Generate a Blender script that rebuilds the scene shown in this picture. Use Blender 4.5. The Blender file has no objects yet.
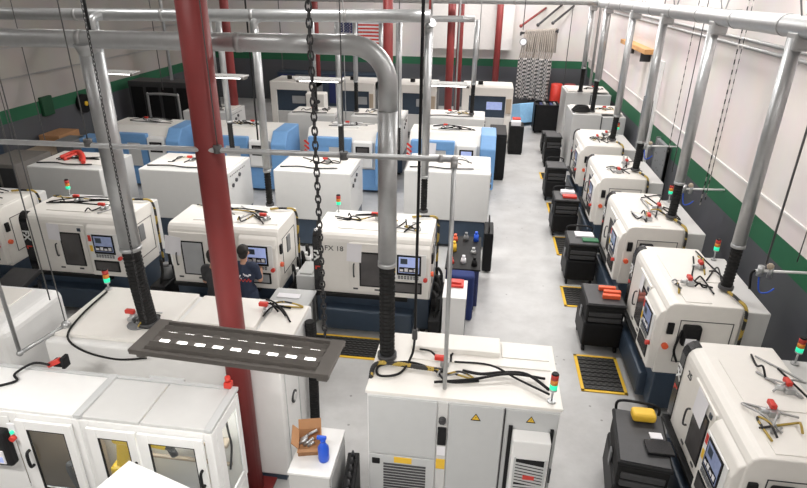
import bpy, bmesh, math, random
from mathutils import Vector, Matrix
random.seed(7)
S = bpy.context.scene
C = S.collection
PI = math.pi
V = Vector
EYE = 5.9          # camera height above the shop floor, metres
FPX = 580.0

# ------------------------------------------------------------------ camera axes
def _axes():
    a = V((86, -264, FPX)).normalized()
    d = V((-19, 1271, FPX)); d = (d - a*d.dot(a)).normalized()
    up = -d; x = a.cross(up)
    return x, a, up
AX, AY, AZ = _axes()
def c2w(v): return V((AX.dot(v), AY.dot(v), AZ.dot(v)))
def _ray(px, py): return c2w(V(((px-403.5)/FPX, (py-244)/FPX, 1)))
def at_y(px, py, Y):
    r = _ray(px, py); return V((0, 0, EYE)) + r*(Y/r.y)
def at_z(px, py, z):
    r = _ray(px, py); return V((0, 0, EYE)) + r*((z-EYE)/r.z)

# ------------------------------------------------------------------ materials
def mat(name, col, rough=.5, metal=0., noise=.06, scale=9., bump=0., spec=.5, emit=0., ecol=None):
    m = bpy.data.materials.new(name); m.use_nodes = True
    nt = m.node_tree; b = nt.nodes['Principled BSDF']
    b.inputs['Roughness'].default_value = rough
    b.inputs['Metallic'].default_value = metal
    b.inputs['Specular IOR Level'].default_value = spec
    tc = nt.nodes.new('ShaderNodeTexCoord')
    n = nt.nodes.new('ShaderNodeTexNoise'); n.inputs['Scale'].default_value = scale; n.inputs['Detail'].default_value = 5
    nt.links.new(tc.outputs['Object'], n.inputs['Vector'])
    r = nt.nodes.new('ShaderNodeMix'); r.data_type = 'RGBA'
    r.inputs['A'].default_value = tuple(max(0, c*(1-noise)) for c in col)+(1,)
    r.inputs['B'].default_value = tuple(min(1, c*(1+noise)) for c in col)+(1,)
    nt.links.new(n.outputs['Fac'], r.inputs['Factor'])
    nt.links.new(r.outputs['Result'], b.inputs['Base Color'])
    if bump:
        bp = nt.nodes.new('ShaderNodeBump'); bp.inputs['Strength'].default_value = bump; bp.inputs['Distance'].default_value = .01
        nt.links.new(n.outputs['Fac'], bp.inputs['Height']); nt.links.new(bp.outputs['Normal'], b.inputs['Normal'])
    if emit:
        b.inputs['Emission Color'].default_value = tuple(ecol or col)+(1,); b.inputs['Emission Strength'].default_value = emit
    return m

M = {}
M['cream'] = mat('cream_enamel', (.80, .775, .73), .38, noise=.03)
M['white'] = mat('white_enamel', (.80, .80, .79), .38, noise=.03)
M['offwhite'] = mat('grey_white_enamel', (.58, .58, .57), .42, noise=.03)
M['grey'] = mat('light_grey_enamel', (.52, .53, .53), .45, noise=.04)
M['navy'] = mat('slate_blue_enamel', (.035, .055, .085), .42, noise=.15)
M['blue'] = mat('sky_blue_enamel', (.16, .34, .62), .45, noise=.08)
M['black'] = mat('black_plastic', (.012, .012, .013), .5, noise=.3, spec=.2)
M['rubber'] = mat('black_rubber', (.015, .015, .015), .7, noise=.3, bump=.2, spec=.2)
M['band'] = mat('black_gloss', (.01, .01, .012), .25)
M['window'] = mat('dark_tinted_glazing', (.085, .08, .08), .12, noise=.5, scale=4)
M['paleglass'] = mat('pale_tinted_glazing', (.40, .41, .42), .15, noise=.2, scale=4)
M['steel'] = mat('galvanised_steel', (.46, .47, .475), .38, metal=.7, noise=.1, scale=14)
M['steel2'] = mat('dull_galvanised_steel', (.40, .40, .40), .45, metal=.55, noise=.12, scale=14)
M['iron'] = mat('dark_metal', (.06, .06, .063), .5, metal=.3, noise=.2)
M['wire'] = mat('braided_wire', (.10, .10, .10), .5, noise=.3, scale=60)
M['red'] = mat('red_oxide_paint', (.245, .034, .033), .45, noise=.2, scale=3)
M['redp'] = mat('bright_red_plastic', (.62, .045, .03), .4)
M['orange'] = mat('orange_red_plastic', (.80, .13, .05), .4)
M['yellow'] = mat('yellow_paint', (.80, .50, .04), .5)
M['yellowrobot'] = mat('yellow_robot_enamel', (.82, .56, .02), .35)
M['paper'] = mat('white_paper', (.82, .81, .84), .8, noise=.02)
M['card'] = mat('brown_cardboard', (.44, .23, .11), .85, noise=.12)
M['bluep'] = mat('blue_plastic', (.02, .10, .62), .3)
M['bluecart'] = mat('dark_blue_enamel', (.02, .03, .12), .45)
M['lampmetal'] = mat('brown_grey_reflector_metal', (.20, .185, .17), .5, metal=.1, noise=.15)
M['tube'] = mat('lit_fluorescent_tube', (1, 1, 1), .4, emit=7, ecol=(1, .98, .95), noise=0)
M['green'] = mat('green_lens', (.02, .55, .30), .3, emit=.9, ecol=(.03, .85, .45))
M['redlens'] = mat('red_lens', (.5, .04, .03), .3)
M['amber'] = mat('amber_lens', (.75, .26, .03), .3)
M['screen'] = mat('lit_screen', (.20, .23, .36), .2, noise=.5, scale=12, emit=.3, ecol=(.28, .34, .52))
M['screenb'] = mat('lit_blue_screen', (.3, .36, .6), .2, noise=.4, scale=12, emit=.55, ecol=(.38, .46, .78))
M['skin'] = mat('skin', (.50, .28, .19), .55)
M['hair'] = mat('dark_hair', (.015, .012, .010), .7, noise=.4, scale=60)
M['shirtn'] = mat('navy_cotton', (.022, .032, .062), .9, noise=.2, scale=40)
M['shirtg'] = mat('charcoal_cotton', (.035, .035, .038), .9, noise=.2, scale=40)
M['denim'] = mat('dark_denim', (.03, .045, .08), .9, noise=.2, scale=40)
M['shoe'] = mat('black_leather', (.015, .013, .012), .5)
M['wood'] = mat('orange_pine', (.62, .33, .13), .6, noise=.15)
M['dgrey'] = mat('mid_grey_steel', (.19, .195, .20), .5, noise=.1)
M['brownwall'] = mat('grey_brown_panel', (.20, .185, .17), .7, noise=.1)
M['paleblue'] = mat('pale_blue_plastic', (.30, .58, .90), .5, noise=.15)
M['deck'] = mat('speckled_blue_grey_deck', (.22, .25, .33), .6, noise=.6, scale=30)
M['beige'] = mat('beige_laminate', (.45, .37, .28), .6)

def hose_mat():
    m = mat('black_yellow_conduit', (.02, .02, .02), .55)
    nt = m.node_tree; b = nt.nodes['Principled BSDF']
    tc = nt.nodes.new('ShaderNodeTexCoord'); n = nt.nodes.new('ShaderNodeTexNoise'); n.inputs['Scale'].default_value = 5
    cr = nt.nodes.new('ShaderNodeValToRGB'); cr.color_ramp.interpolation = 'CONSTANT'
    cr.color_ramp.elements[0].color = (.02, .02, .02, 1); cr.color_ramp.elements[1].position = .52; cr.color_ramp.elements[1].color = (.40, .28, .05, 1)
    nt.links.new(tc.outputs['Object'], n.inputs['Vector']); nt.links.new(n.outputs['Fac'], cr.inputs['Fac']); nt.links.new(cr.outputs['Color'], b.inputs['Base Color'])
    return m
M['conduit'] = hose_mat()

def glass_mat():
    m = bpy.data.materials.new('clear_glazing'); m.use_nodes = True; nt = m.node_tree
    nt.nodes.remove(nt.nodes['Principled BSDF']); o = nt.nodes['Material Output']
    t = nt.nodes.new('ShaderNodeBsdfTransparent'); t.inputs[0].default_value = (.93, .945, .945, 1)
    g = nt.nodes.new('ShaderNodeBsdfGlossy'); g.inputs['Roughness'].default_value = .03
    x = nt.nodes.new('ShaderNodeMixShader')
    x.inputs[0].default_value = .06; nt.links.new(t.outputs[0], x.inputs[1]); nt.links.new(g.outputs[0], x.inputs[2])
    nt.links.new(x.outputs[0], o.inputs[0]); return m
M['glass'] = glass_mat()

def ramp_pattern(name, col_a, col_b, kind, scale, thr=.5, rough=.6, stretch=(1, 1, 1)):
    """two-colour pattern in object space"""
    m = mat(name, col_a, rough); nt = m.node_tree; b = nt.nodes['Principled BSDF']
    tc = nt.nodes.new('ShaderNodeTexCoord'); mp = nt.nodes.new('ShaderNodeMapping'); mp.inputs['Scale'].default_value = stretch
    nt.links.new(tc.outputs['Object'], mp.inputs['Vector'])
    if kind == 'checker':
        t = nt.nodes.new('ShaderNodeTexChecker'); t.inputs['Scale'].default_value = scale; out = t.outputs['Fac']
    elif kind == 'wave':
        t = nt.nodes.new('ShaderNodeTexWave'); t.inputs['Scale'].default_value = scale; out = t.outputs['Fac']
    else:
        t = nt.nodes.new('ShaderNodeTexVoronoi'); t.inputs['Scale'].default_value = scale; out = t.outputs['Distance']
    nt.links.new(mp.outputs[0], t.inputs['Vector'])
    cr = nt.nodes.new('ShaderNodeValToRGB'); cr.color_ramp.interpolation = 'CONSTANT'
    cr.color_ramp.elements[0].color = tuple(col_a)+(1,); cr.color_ramp.elements[1].position = thr; cr.color_ramp.elements[1].color = tuple(col_b)+(1,)
    nt.links.new(out, cr.inputs['Fac']); nt.links.new(cr.outputs['Color'], b.inputs['Base Color'])
    return m
M['braid'] = ramp_pattern('black_white_braid', (.03, .03, .03), (.55, .52, .50), 'checker', 9, .5, stretch=(1.4, 1, 1.3))
M['mat'] = ramp_pattern('perforated_rubber', (.012, .012, .012), (.05, .048, .045), 'checker', 22, .5)
M['palehose'] = mat('pale_grey_hose', (.36, .32, .28), .5, noise=.25, scale=6)
M['peg'] = ramp_pattern('perforated_grey_steel', (.03, .03, .03), (.24, .25, .26), 'voronoi', 7, .17)

def wall_mat(name, upper, lo, hi):
    """painted wall: dark wainscot up to lo, green band to hi, pale paint above"""
    m = mat(name, upper, .7); nt = m.node_tree; b = nt.nodes['Principled BSDF']
    g = nt.nodes.new('ShaderNodeNewGeometry'); s = nt.nodes.new('ShaderNodeSeparateXYZ'); nt.links.new(g.outputs['Position'], s.inputs[0])
    mr = nt.nodes.new('ShaderNodeMapRange'); mr.inputs['From Max'].default_value = 10
    nt.links.new(s.outputs['Z'], mr.inputs['Value'])
    cr = nt.nodes.new('ShaderNodeValToRGB'); cr.color_ramp.interpolation = 'CONSTANT'
    e = cr.color_ramp.elements; e[0].color = (.095, .10, .112, 1); e[1].position = lo/10; e[1].color = (.02, .14, .065, 1)
    u = e.new(hi/10); u.color = tuple(upper)+(1,)
    nt.links.new(mr.outputs[0], cr.inputs['Fac'])
    n = nt.nodes.new('ShaderNodeTexNoise'); n.inputs['Scale'].default_value = .9; n.inputs['Detail'].default_value = 6
    nt.links.new(g.outputs['Position'], n.inputs['Vector'])
    mx = nt.nodes.new('ShaderNodeMix'); mx.data_type = 'RGBA'; mx.blend_type = 'MULTIPLY'; mx.inputs['Factor'].default_value = .18
    nt.links.new(cr.outputs['Color'], mx.inputs['A']); nt.links.new(n.outputs['Color'], mx.inputs['B'])
    nt.links.new(mx.outputs['Result'], b.inputs['Base Color']); return m
M['wall_r'] = wall_mat('painted_wall_right', (.82, .755, .735), 1.70, 2.13)
M['wall_b'] = wall_mat('painted_wall_back', (.80, .765, .745), 2.02, 2.38)
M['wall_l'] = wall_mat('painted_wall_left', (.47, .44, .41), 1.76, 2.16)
M['plain'] = mat('plain_white_paint', (.75, .73, .71), .8)

def floor_mat():
    m = mat('grey_epoxy_floor', (.60, .605, .61), .42); nt = m.node_tree; b = nt.nodes['Principled BSDF']
    g = nt.nodes.new('ShaderNodeNewGeometry')
    n = nt.nodes.new('ShaderNodeTexNoise'); n.inputs['Scale'].default_value = 1.1; n.inputs['Detail'].default_value = 8; n.inputs['Roughness'].default_value = .65
    nt.links.new(g.outputs['Position'], n.inputs['Vector'])
    cr = nt.nodes.new('ShaderNodeValToRGB'); e = cr.color_ramp.elements
    e[0].position = .32; e[0].color = (.40, .395, .39, 1); e[1].position = .66; e[1].color = (.53, .53, .525, 1)
    nt.links.new(n.outputs['Fac'], cr.inputs['Fac'])
    v = nt.nodes.new('ShaderNodeTexVoronoi'); v.inputs['Scale'].default_value = 3.2; v.inputs['Randomness'].default_value = 1
    nt.links.new(g.outputs['Position'], v.inputs['Vector'])
    c2 = nt.nodes.new('ShaderNodeValToRGB'); c2.color_ramp.elements[0].position = .05; c2.color_ramp.elements[0].color = (.32, .31, .30, 1)
    c2.color_ramp.elements[1].position = .075; c2.color_ramp.elements[1].color = (1, 1, 1, 1)
    nt.links.new(v.outputs['Distance'], c2.inputs['Fac'])
    mx = nt.nodes.new('ShaderNodeMix'); mx.data_type = 'RGBA'; mx.blend_type = 'MULTIPLY'; mx.inputs['Factor'].default_value = .7
    nt.links.new(cr.outputs['Color'], mx.inputs['A']); nt.links.new(c2.outputs['Color'], mx.inputs['B'])
    nt.links.new(mx.outputs['Result'], b.inputs['Base Color']); return m
M['floor'] = floor_mat()

# ------------------------------------------------------------------ mesh builder
class MB:
    def __init__(s): s.v = []; s.f = []; s.sm = []
    def add(s, vs, fs, smooth=False):
        o = len(s.v); s.v += [tuple(p) for p in vs]
        for f in fs: s.f.append([i+o for i in f]); s.sm.append(smooth)
        return s
    def box(s, x0, x1, y0, y1, z0, z1, bev=0., seg=2):
        vs = [(x, y, z) for x in (x0, x1) for y in (y0, y1) for z in (z0, z1)]
        fs = [(0, 1, 3, 2), (4, 6, 7, 5), (0, 4, 5, 1), (2, 3, 7, 6), (0, 2, 6, 4), (1, 5, 7, 3)]
        if bev > 0: return s._bev(vs, fs, bev, seg)
        return s.add(vs, fs)
    def _bev(s, vs, fs, bev, seg):
        bm = bmesh.new(); bv = [bm.verts.new(p) for p in vs]
        for f in fs: bm.faces.new([bv[i] for i in f])
        bmesh.ops.recalc_face_normals(bm, faces=bm.faces)
        bmesh.ops.bevel(bm, geom=[e for e in bm.edges if e.is_manifold and e.calc_face_angle(0) > .5], offset=bev, segments=seg, affect='EDGES', profile=.5)
        bm.verts.index_update(); s.add([v.co[:] for v in bm.verts], [[v.index for v in f.verts] for f in bm.faces]); bm.free(); return s
    def prism(s, prof, x0, x1, bev=0., seg=2):
        """profile of (y, z) points extruded along x"""
        n = len(prof); vs = [(x0, y, z) for y, z in prof]+[(x1, y, z) for y, z in prof]
        fs = [tuple(range(n))[::-1], tuple(range(n, 2*n))]+[(i, (i+1) % n, n+(i+1) % n, n+i) for i in range(n)]
        if bev > 0: return s._bev(vs, fs, bev, seg)
        return s.add(vs, fs)
    def obox(s, mtx, *a, **k):
        """a box set down through a matrix"""
        t = MB(); t.box(*a, **k); return s.add([mtx @ V(p) for p in t.v], t.f)
    def ring(s, pts, rads, seg=12, cap=True, smooth=True):
        pts = [V(p) for p in pts]; n = len(pts); vs = []; ref = None
        for i, p in enumerate(pts):
            t = (pts[min(i+1, n-1)]-pts[max(i-1, 0)])
            if t.length < 1e-9: t = V((0, 0, 1))
            t.normalize()
            if ref is None: ref = V((1, 0, 0)) if abs(t.x) < .9 else V((0, 1, 0))
            u = (ref-t*ref.dot(t)).normalized(); w = t.cross(u); ref = u
            for k in range(seg):
                a = 2*PI*k/seg; vs.append(p+(u*math.cos(a)+w*math.sin(a))*rads[i])
        fs = [(i*seg+k, i*seg+(k+1) % seg, (i+1)*seg+(k+1) % seg, (i+1)*seg+k) for i in range(n-1) for k in range(seg)]
        s.add(vs, fs, smooth)
        if cap: s.add(vs[:seg], [tuple(range(seg))[::-1]]); s.add(vs[-seg:], [tuple(range(seg))])
        return s
    def frame(s, x0, x1, y0, y1, z0, z1, l, r, t, b, bev=.004):
        """a rectangular frame of stiles and rails in the xz plane"""
        s.box(x0, x0+l, y0, y1, z0, z1, bev).box(x1-r, x1, y0, y1, z0, z1, bev)
        if t: s.box(x0+l+.0005, x1-r-.0005, y0+.002, y1-.002, z1-t, z1-.002, bev)
        if b: s.box(x0+l+.0005, x1-r-.0005, y0+.002, y1-.002, z0+.002, z0+b, bev)
        return s
    def cyl(s, a, b, r, r2=None, seg=14): return s.ring([a, b], [r, r if r2 is None else r2], seg)
    def tube(s, pts, r, seg=8, sub=6): 
        q = spline(pts, sub) if sub > 1 and len(pts) > 2 else pts
        return s.ring(q, [r]*len(q), seg)
    def flex(s, pts, r, pitch=.035, seg=14, depth=.14):
        q = resample(spline(pts, 10) if len(pts) > 2 else [V(p) for p in pts], pitch/2)
        return s.ring(q, [r if i % 2 else r*(1-depth) for i in range(len(q))], seg, smooth=False)
    def ball(s, c, r, seg=12, sc=(1, 1, 1)):
        vs = []; fs = []; n = seg//2
        for i in range(n+1):
            th = PI*i/n
            for k in range(seg):
                a = 2*PI*k/seg; vs.append((c[0]+r*sc[0]*math.sin(th)*math.cos(a), c[1]+r*sc[1]*math.sin(th)*math.sin(a), c[2]+r*sc[2]*math.cos(th)))
        for i in range(n):
            for k in range(seg): fs.append((i*seg+k, (i+1)*seg+k, (i+1)*seg+(k+1) % seg, i*seg+(k+1) % seg))
        return s.add(vs, fs, True)
    def build(s, name, m, parent=None, label=None):
        me = bpy.data.meshes.new(name); me.from_pydata(s.v, [], s.f); me.polygons.foreach_set('use_smooth', s.sm)
        bm = bmesh.new(); bm.from_mesh(me); bmesh.ops.remove_doubles(bm, verts=bm.verts, dist=1e-5); bmesh.ops.recalc_face_normals(bm, faces=bm.faces); bm.to_mesh(me); bm.free()
        me.materials.append(M[m] if isinstance(m, str) else m)
        o = bpy.data.objects.new(name, me); C.objects.link(o)
        if parent: o.parent = parent
        if label: o['label'] = label
        return o

def spline(pts, sub=6):
    P = [V(p) for p in pts]; out = []
    for i in range(len(P)-1):
        a = P[max(i-1, 0)]; b = P[i]; c = P[i+1]; d = P[min(i+2, len(P)-1)]
        for k in range(sub):
            t = k/sub; out.append(.5*((2*b)+(c-a)*t+(2*a-5*b+4*c-d)*t*t+(3*b-a-3*c+d)*t**3))
    out.append(P[-1]); return out
def resample(P, step):
    out = [P[0]]; acc = 0.
    for a, b in zip(P, P[1:]):
        L = (b-a).length; t = step-acc
        while t <= L: out.append(a+(b-a)*(t/L)); t += step
        acc = L-(t-step)
    out.append(P[-1]); return out

def thing(name, label, cat, loc=(0, 0, 0), rz=0., group=None):
    o = bpy.data.objects.new(name, None); C.objects.link(o); o.empty_display_size = .2
    o.location = loc; o.rotation_euler = (0, 0, rz); o['label'] = label; o['category'] = cat
    if group: o['group'] = group
    return o
def tag(o, label, cat, group=None):
    o['label'] = label; o['category'] = cat
    if group: o['group'] = group
    return o
def struct(name, mb, m):
    o = mb.build(name, m); o['kind'] = 'structure'; return o
def text(txt, size, m, parent, mtx, name='lettering', ext=.003, label=None, bold=0.):
    cu = bpy.data.curves.new(name, 'FONT'); cu.body = txt; cu.size = size; cu.extrude = ext; cu.align_x = 'CENTER'; cu.align_y = 'CENTER'; cu.offset = bold
    t = bpy.data.objects.new('tmp_text', cu); C.objects.link(t); bpy.context.view_layer.update()
    me = bpy.data.meshes.new_from_object(t.evaluated_get(bpy.context.evaluated_depsgraph_get()))
    bpy.data.objects.remove(t); me.transform(mtx); me.materials.clear(); me.materials.append(M[m])
    o = bpy.data.objects.new(name, me); C.objects.link(o); o.parent = parent
    if label: o['label'] = label
    return o
FRONT = Matrix.Rotation(PI/2, 4, 'X')            # lettering standing up, read from -y

# ------------------------------------------------------------------ the room
XL, XR, YB, YF, ZC = -14., 5.0, 30.0, -4.0, 7.4
struct('floor', MB().box(XL-.2, XR+.2, YF-.2, YB+.2, -.2, 0), 'floor')
struct('ceiling', MB().box(XL-.2, XR+.2, YF-.2, YB+.2, ZC, ZC+.2), 'plain')
struct('wall_right', MB().box(XR, XR+.2, YF, YB, 0, ZC), 'wall_r')
struct('wall_left', MB().box(XL-.2, XL, YF, YB, 0, ZC), 'wall_l')
struct('wall_back', MB().box(XL, XR, YB, YB+.2, 0, ZC), 'wall_b')
struct('wall_front', MB().box(XL, XR, YF-.2, YF, 0, ZC), 'plain')
# bulkhead that steps out of the back wall, left of the hanging hoses
struct('trim_1', MB().box(-2.6, 1.25, YB-.9, YB, 2.9, 5.4), 'plain')
struct('baseboard_right', MB().box(XR-.02, XR, YF, YB, 0, .12), 'black')
for i, (z0, z1) in enumerate(((3.02, 3.06), (3.86, 3.90))):
    struct('trim_%d' % (i+2), MB().box(XL, XL+.05, YF, YB, z0, z1), 'steel2')
struct('trim_4', MB().box(XR-.03, XR, YF, YB, 2.52, 2.56), 'plain')
struct('door_1', MB().box(XR-.06, XR, 17.6, 18.9, 1.0, 3.9, .01), 'white')

# ------------------------------------------------------------------ small part builders (thing > part > sub-part)
def signal_tower(parent, x, y, z, h=.20, on='green'):
    p = MB().cyl((x, y, z), (x, y, z+h), .012, seg=8).cyl((x, y, z), (x, y, z+.02), .045).cyl((x, y, z+h), (x, y, z+h+.02), .04).build('signal_tower', 'steel', parent)
    z += h+.02
    for nm, m in (('green_lens', 'green'), ('amber_lens', 'amber'), ('red_lens', 'redlens')):
        MB().cyl((x, y, z), (x, y, z+.058), .04, seg=16).build(nm, m, p); z += .06
    MB().cyl((x, y, z), (x, y, z+.015), .04, .03).build('tower_cap', 'black', p)

def roof_clutter(parent, x, y, z, seed, w=.7):
    """the valve, air lines and cable runs lying on a machine roof"""
    rnd = random.Random(seed)
    for k in range(4):
        pts = [(x+rnd.uniform(-w, w), y+rnd.uniform(-.25, .25), z+.015) for _ in range(3)]
        pts.insert(1, (pts[0][0]*.5+pts[1][0]*.5, pts[0][1]*.5+pts[1][1]*.5, z+.05+rnd.random()*.05))
        MB().tube(pts, .012, 6, 7).build('air_line', rnd.choice(('black', 'rubber', 'black', 'steel2', 'conduit')), parent)
    vx = x+rnd.uniform(-.2, .2)
    v = MB().box(vx-.05, vx+.05, y-.05, y+.05, z, z+.07, .01).cyl((vx, y, z+.04), (vx, y-.13, z+.05), .03).build('air_valve', 'steel', parent)
    MB().box(vx-.12, vx+.0, y-.03, y+.03, z+.065, z+.12, .012).build('valve_lever', 'redp', v)

def rot_y(a): return Matrix.Rotation(a, 4, 'Y')

PROF = [(0, .74), (0, 1.745), (.012, 1.805), (.04, 1.855), (.09, 1.89), (.15, 1.90), (1.0, 1.90), (1.0, .74)]
def lathe(label, loc, rz, group, letters='FX', window='window', screen='screen', seed=0, side=False, tag_text=None, band=True, dx=0., sx=1., out=.20):
    """turning centre: dark base, cream hood with a rounded brow, sliding door, control head at the right end; front is local -y"""
    t = thing('lathe', label, 'machine', loc, rz, group); t.scale = (sx, 1, 1)
    MB().box(-.96, .96, .04, 1.32, .10, .74, .02).box(-.80, .70, -out, .10, .10, .52, .03).build('base', 'navy', t)
    MB().box(-.96, .60, -.07, .02, .70, .76, .008).build('drip_lip', 'black', t)
    for sx in (-.85, .85):
        for y in (.15, 1.2): MB().cyl((sx, y, 0), (sx, y, .10), .05).build('levelling_foot', 'iron', t)
    MB().prism(PROF, -.965, .965, .018).build('hood', 'cream', t)
    # roof seam plates
    MB().box(-.60, .25, .25, .95, 1.90, 1.912, .004).box(.30, .90, .25, .60, 1.90, 1.91, .004).build('roof_panel', 'cream', t)
    MB().box(-.88, .88, 1.0, 1.40, .40, 1.80, .018).build('rear_cabinet', 'offwhite', t)
    # black end band with lettering
    q = [(y-.012, z) if z < 1.86 else (y-.006, z+.008) for y, z in PROF[:-2]]
    if band:
      b = MB().prism([(-.012, .78)]+q[1:]+[(.15, 1.86), (.06, 1.74), (.06, .78)], -.972, -.83).build('end_band', 'band', t)
      text(letters, .17, 'white', b, Matrix.Translation((-.90, -.016, 1.48)) @ FRONT @ Matrix.Rotation(-PI/2, 4, 'Z'), 'lettering', bold=.006)
      text('L', .13, 'redp', b, Matrix.Translation((-.90, -.016, 1.24)) @ FRONT @ Matrix.Rotation(-PI/2, 4, 'Z'), 'lettering', label='red letter', bold=.006)
    # sliding door
    d = MB().box(-.42+dx, .24+dx, -.022, .01, .80, 1.76, .012).build('sliding_door', 'cream', t)
    MB().box(-.25+dx, .15+dx, -.030, -.018, .93, 1.60, .01).build('window_gasket', 'black', d)
    MB().box(-.225+dx, .125+dx, -.034, -.022, .955, 1.575, .005).build('window_pane', window, d)
    MB().tube([(-.34+dx, -.02, 1.12), (-.34+dx, -.065, 1.14), (-.34+dx, -.065, 1.34), (-.34+dx, -.02, 1.36)], .012, 8, 4).build('handle', 'iron', d)
    for x in (-.36+dx, dx): MB().box(x, x+.08, -.03, -.02, .86, .89).build('latch', 'iron', d)
    # control head
    P2 = [(-.10, .80), (-.10, 1.60), (-.05, 1.74), (.03, 1.80), (.16, 1.83), (.16, .80)]
    c = MB().prism(P2, .30, .955, .018).build('control_head', 'cream', t)
    MB().box(.345, .90, -.115, -.095, 1.16, 1.66, .012).build('control_bezel', 'white', c)
    MB().box(.43, .82, -.124, -.11, 1.26, 1.64, .006).build('screen_bezel', 'black', c)
    MB().box(.46, .79, -.128, -.12, 1.31, 1.61).build('screen', screen, c)
    MB().box(.47, .78, -.1295, -.1275, 1.32, 1.42).build('screen_menu', 'band', c)
    for i in range(4): MB().box(.48+.075*i, .535+.075*i, -.131, -.129, 1.34, 1.38+.02*(i % 2)).build('screen_button', 'paper', c)
    MB().box(.49, .60, -.1295, -.1275, 1.48, 1.58).build('screen_plot', 'navy', c)
    k = MB()
    for i in range(7):
        for j in range(2): k.box(.45+i*.05, .485+i*.05, -.128, -.12, 1.19+j*.035, 1.215+j*.035)
    k.build('keypad', 'dgrey', c)
    MB().box(.37, .84, -.112, -.098, .90, 1.12, .01).build('lower_window_frame', 'black', c)
    MB().box(.40, .81, -.117, -.105, .93, 1.09).build('lower_window', window, c)
    MB().cyl((.895, -.11, 1.20), (.895, -.16, 1.20), .035).build('stop_button', 'redp', c)
    MB().box(.355, .41, -.118, -.1, 1.30, 1.42).build('warning_sticker', 'yellow', c)
    MB().box(.355, .41, -.118, -.1, 1.50, 1.62).build('red_sticker', 'redp', c)
    MB().box(.12, .18, -.035, -.02, 1.64, 1.70).build('green_sticker', 'green' if False else 'navy', t)
    # right end: access panel seam, isolator, red knob, hose bag
    s = MB()
    for a in ((.22, .92, 1.64, 1.65), (.22, .92, .96, .97)): s.box(.966, .972, a[0], a[1], a[2], a[3])
    for a in ((.22, .23, .96, 1.65), (.91, .92, .96, 1.65)): s.box(.966, .972, a[0], a[1], a[2], a[3])
    s.build('access_panel_seam', 'iron', t)
    MB().box(.96, 1.0, .06, .15, 1.42, 1.60, .012).build('isolator_switch', 'black', t)
    MB().cyl((.96, .08, 1.22), (1.01, .08, 1.22), .045).build('side_stop_button', 'orange', t)
    if side:
        MB().box(.96, 1.07, .26, .50, 1.28, 1.60, .03).tube([(1.0, .26, 1.5), (1.03, .20, 1.2), (1.03, .27, 1.0)], .018, 8).build('hose_bag', 'black', t)
        MB().box(1.07, 1.078, .30, .44, 1.30, 1.42).build('paper_pocket', 'paper', t)
    else:
        MB().box(.96, .985, .45, .62, 1.28, 1.60, .012).build('end_vent', 'dgrey', t)
    # yellow and black conduit down the rear corner, coolant pump behind
    MB().flex([(.55, .92, 1.93), (.80, .95, 1.95), (.985, 1.02, 1.86), (1.0, 1.03, 1.3), (.99, 1.05, .5)], .024, .03, 8).build('conduit', 'conduit', t)
    roof_clutter(t, -.15, .78, 1.912, seed)
    roof_clutter(t, .45, .45, 1.912, seed+50, .3)
    signal_tower(t, -.80, 1.2, 1.80, .16)
    if tag_text: text(tag_text, .13, 'iron', t, Matrix.Translation((-.62, -.004, 1.62)) @ FRONT, 'asset_number')
    return t

def paper(label, loc, rz, w=.24, h=.32, tilt=.05, group=None):
    m = MB().add([(-w/2, -.002, -h/2), (w/2, -.01, -h/2), (w/2, 0, h/2), (-w/2, 0, h/2), (-w/2, .002, -h/2), (w/2, -.006, -h/2), (w/2, .004, h/2), (-w/2, .004, h/2)],
                 [(0, 1, 2, 3), (7, 6, 5, 4), (0, 4, 5, 1), (2, 6, 7, 3), (1, 5, 6, 2), (3, 7, 4, 0)])
    o = m.build('paper_sheet', 'paper'); o.location = loc; o.rotation_euler = (0, tilt, rz)
    return tag(o, label, 'paper', group)

# second machine row, fronts towards the camera
G2 = 'lathes facing the camera behind the nearest row'
lathe('cream lathe at the far left edge behind the left white machine', (-9.78, 8.95, 0), 0, G2, seed=1, sx=1.05)
lathe('cream lathe with white FX letters on its black end band, left of the hanging cord', (-7.25, 8.85, 0), 0, G2, 'FX', 'window', 'screen', 2, sx=1.05)
lathe('cream lathe the two workers stand at, with a pale door window', (-4.37, 8.85, 0), 0, G2, 'FX', 'paleglass', 'screenb', 3, band=False, dx=-.50, sx=1.05)
lathe('cream lathe behind the front cabinet with a bare panel left of its door', (-1.70, 8.9, 0), 0, G2, 'FX', 'window', 'screenb', 4, tag_text='FX 18', dx=.05, sx=1.07)
paper('white sheet taped to the door of the lathe with a blue screen at far left', (-7.60, 8.81, 1.60), 0)
paper('white sheet hanging on the left corner of the lathe by the workers', (-5.30, 8.81, 1.50), 0, .30, .36, .12)
paper('white sheet taped to the lathe door behind the front duct', (-2.0, 8.86, 1.58), 0, .26, .34)

# right hand row along the wall, fronts towards the aisle
GR = 'lathes along the right wall'
yc = [5.45, 8.30, 11.05, 13.95, 16.75]
lab = ['nearest lathe of the right hand row, its roof at the lower right corner',
       'second lathe from the front along the right wall, beside the cart with orange trays',
       'third lathe from the front along the right wall, beside the cart of green papers',
       'fourth lathe from the front along the right wall, below a grey hanging drop duct',
       'fifth lathe along the right wall, just in front of the tall grey cabinet']
for i, y in enumerate(yc): lathe(lab[i], (2.70+.03*i, y, 0), -PI/2, GR, 'FX', 'window', 'screen', 20+i, True, '25' if i == 0 else None, out=.08)
paper('white sheet clipped on the door of the nearest right hand lathe', (2.66, 5.55, 1.58), -PI/2, .30, .36)
paper('small white sheet clipped on the door of the second right hand lathe', (2.69, 8.45, 1.62), -PI/2, .18, .26)

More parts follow.
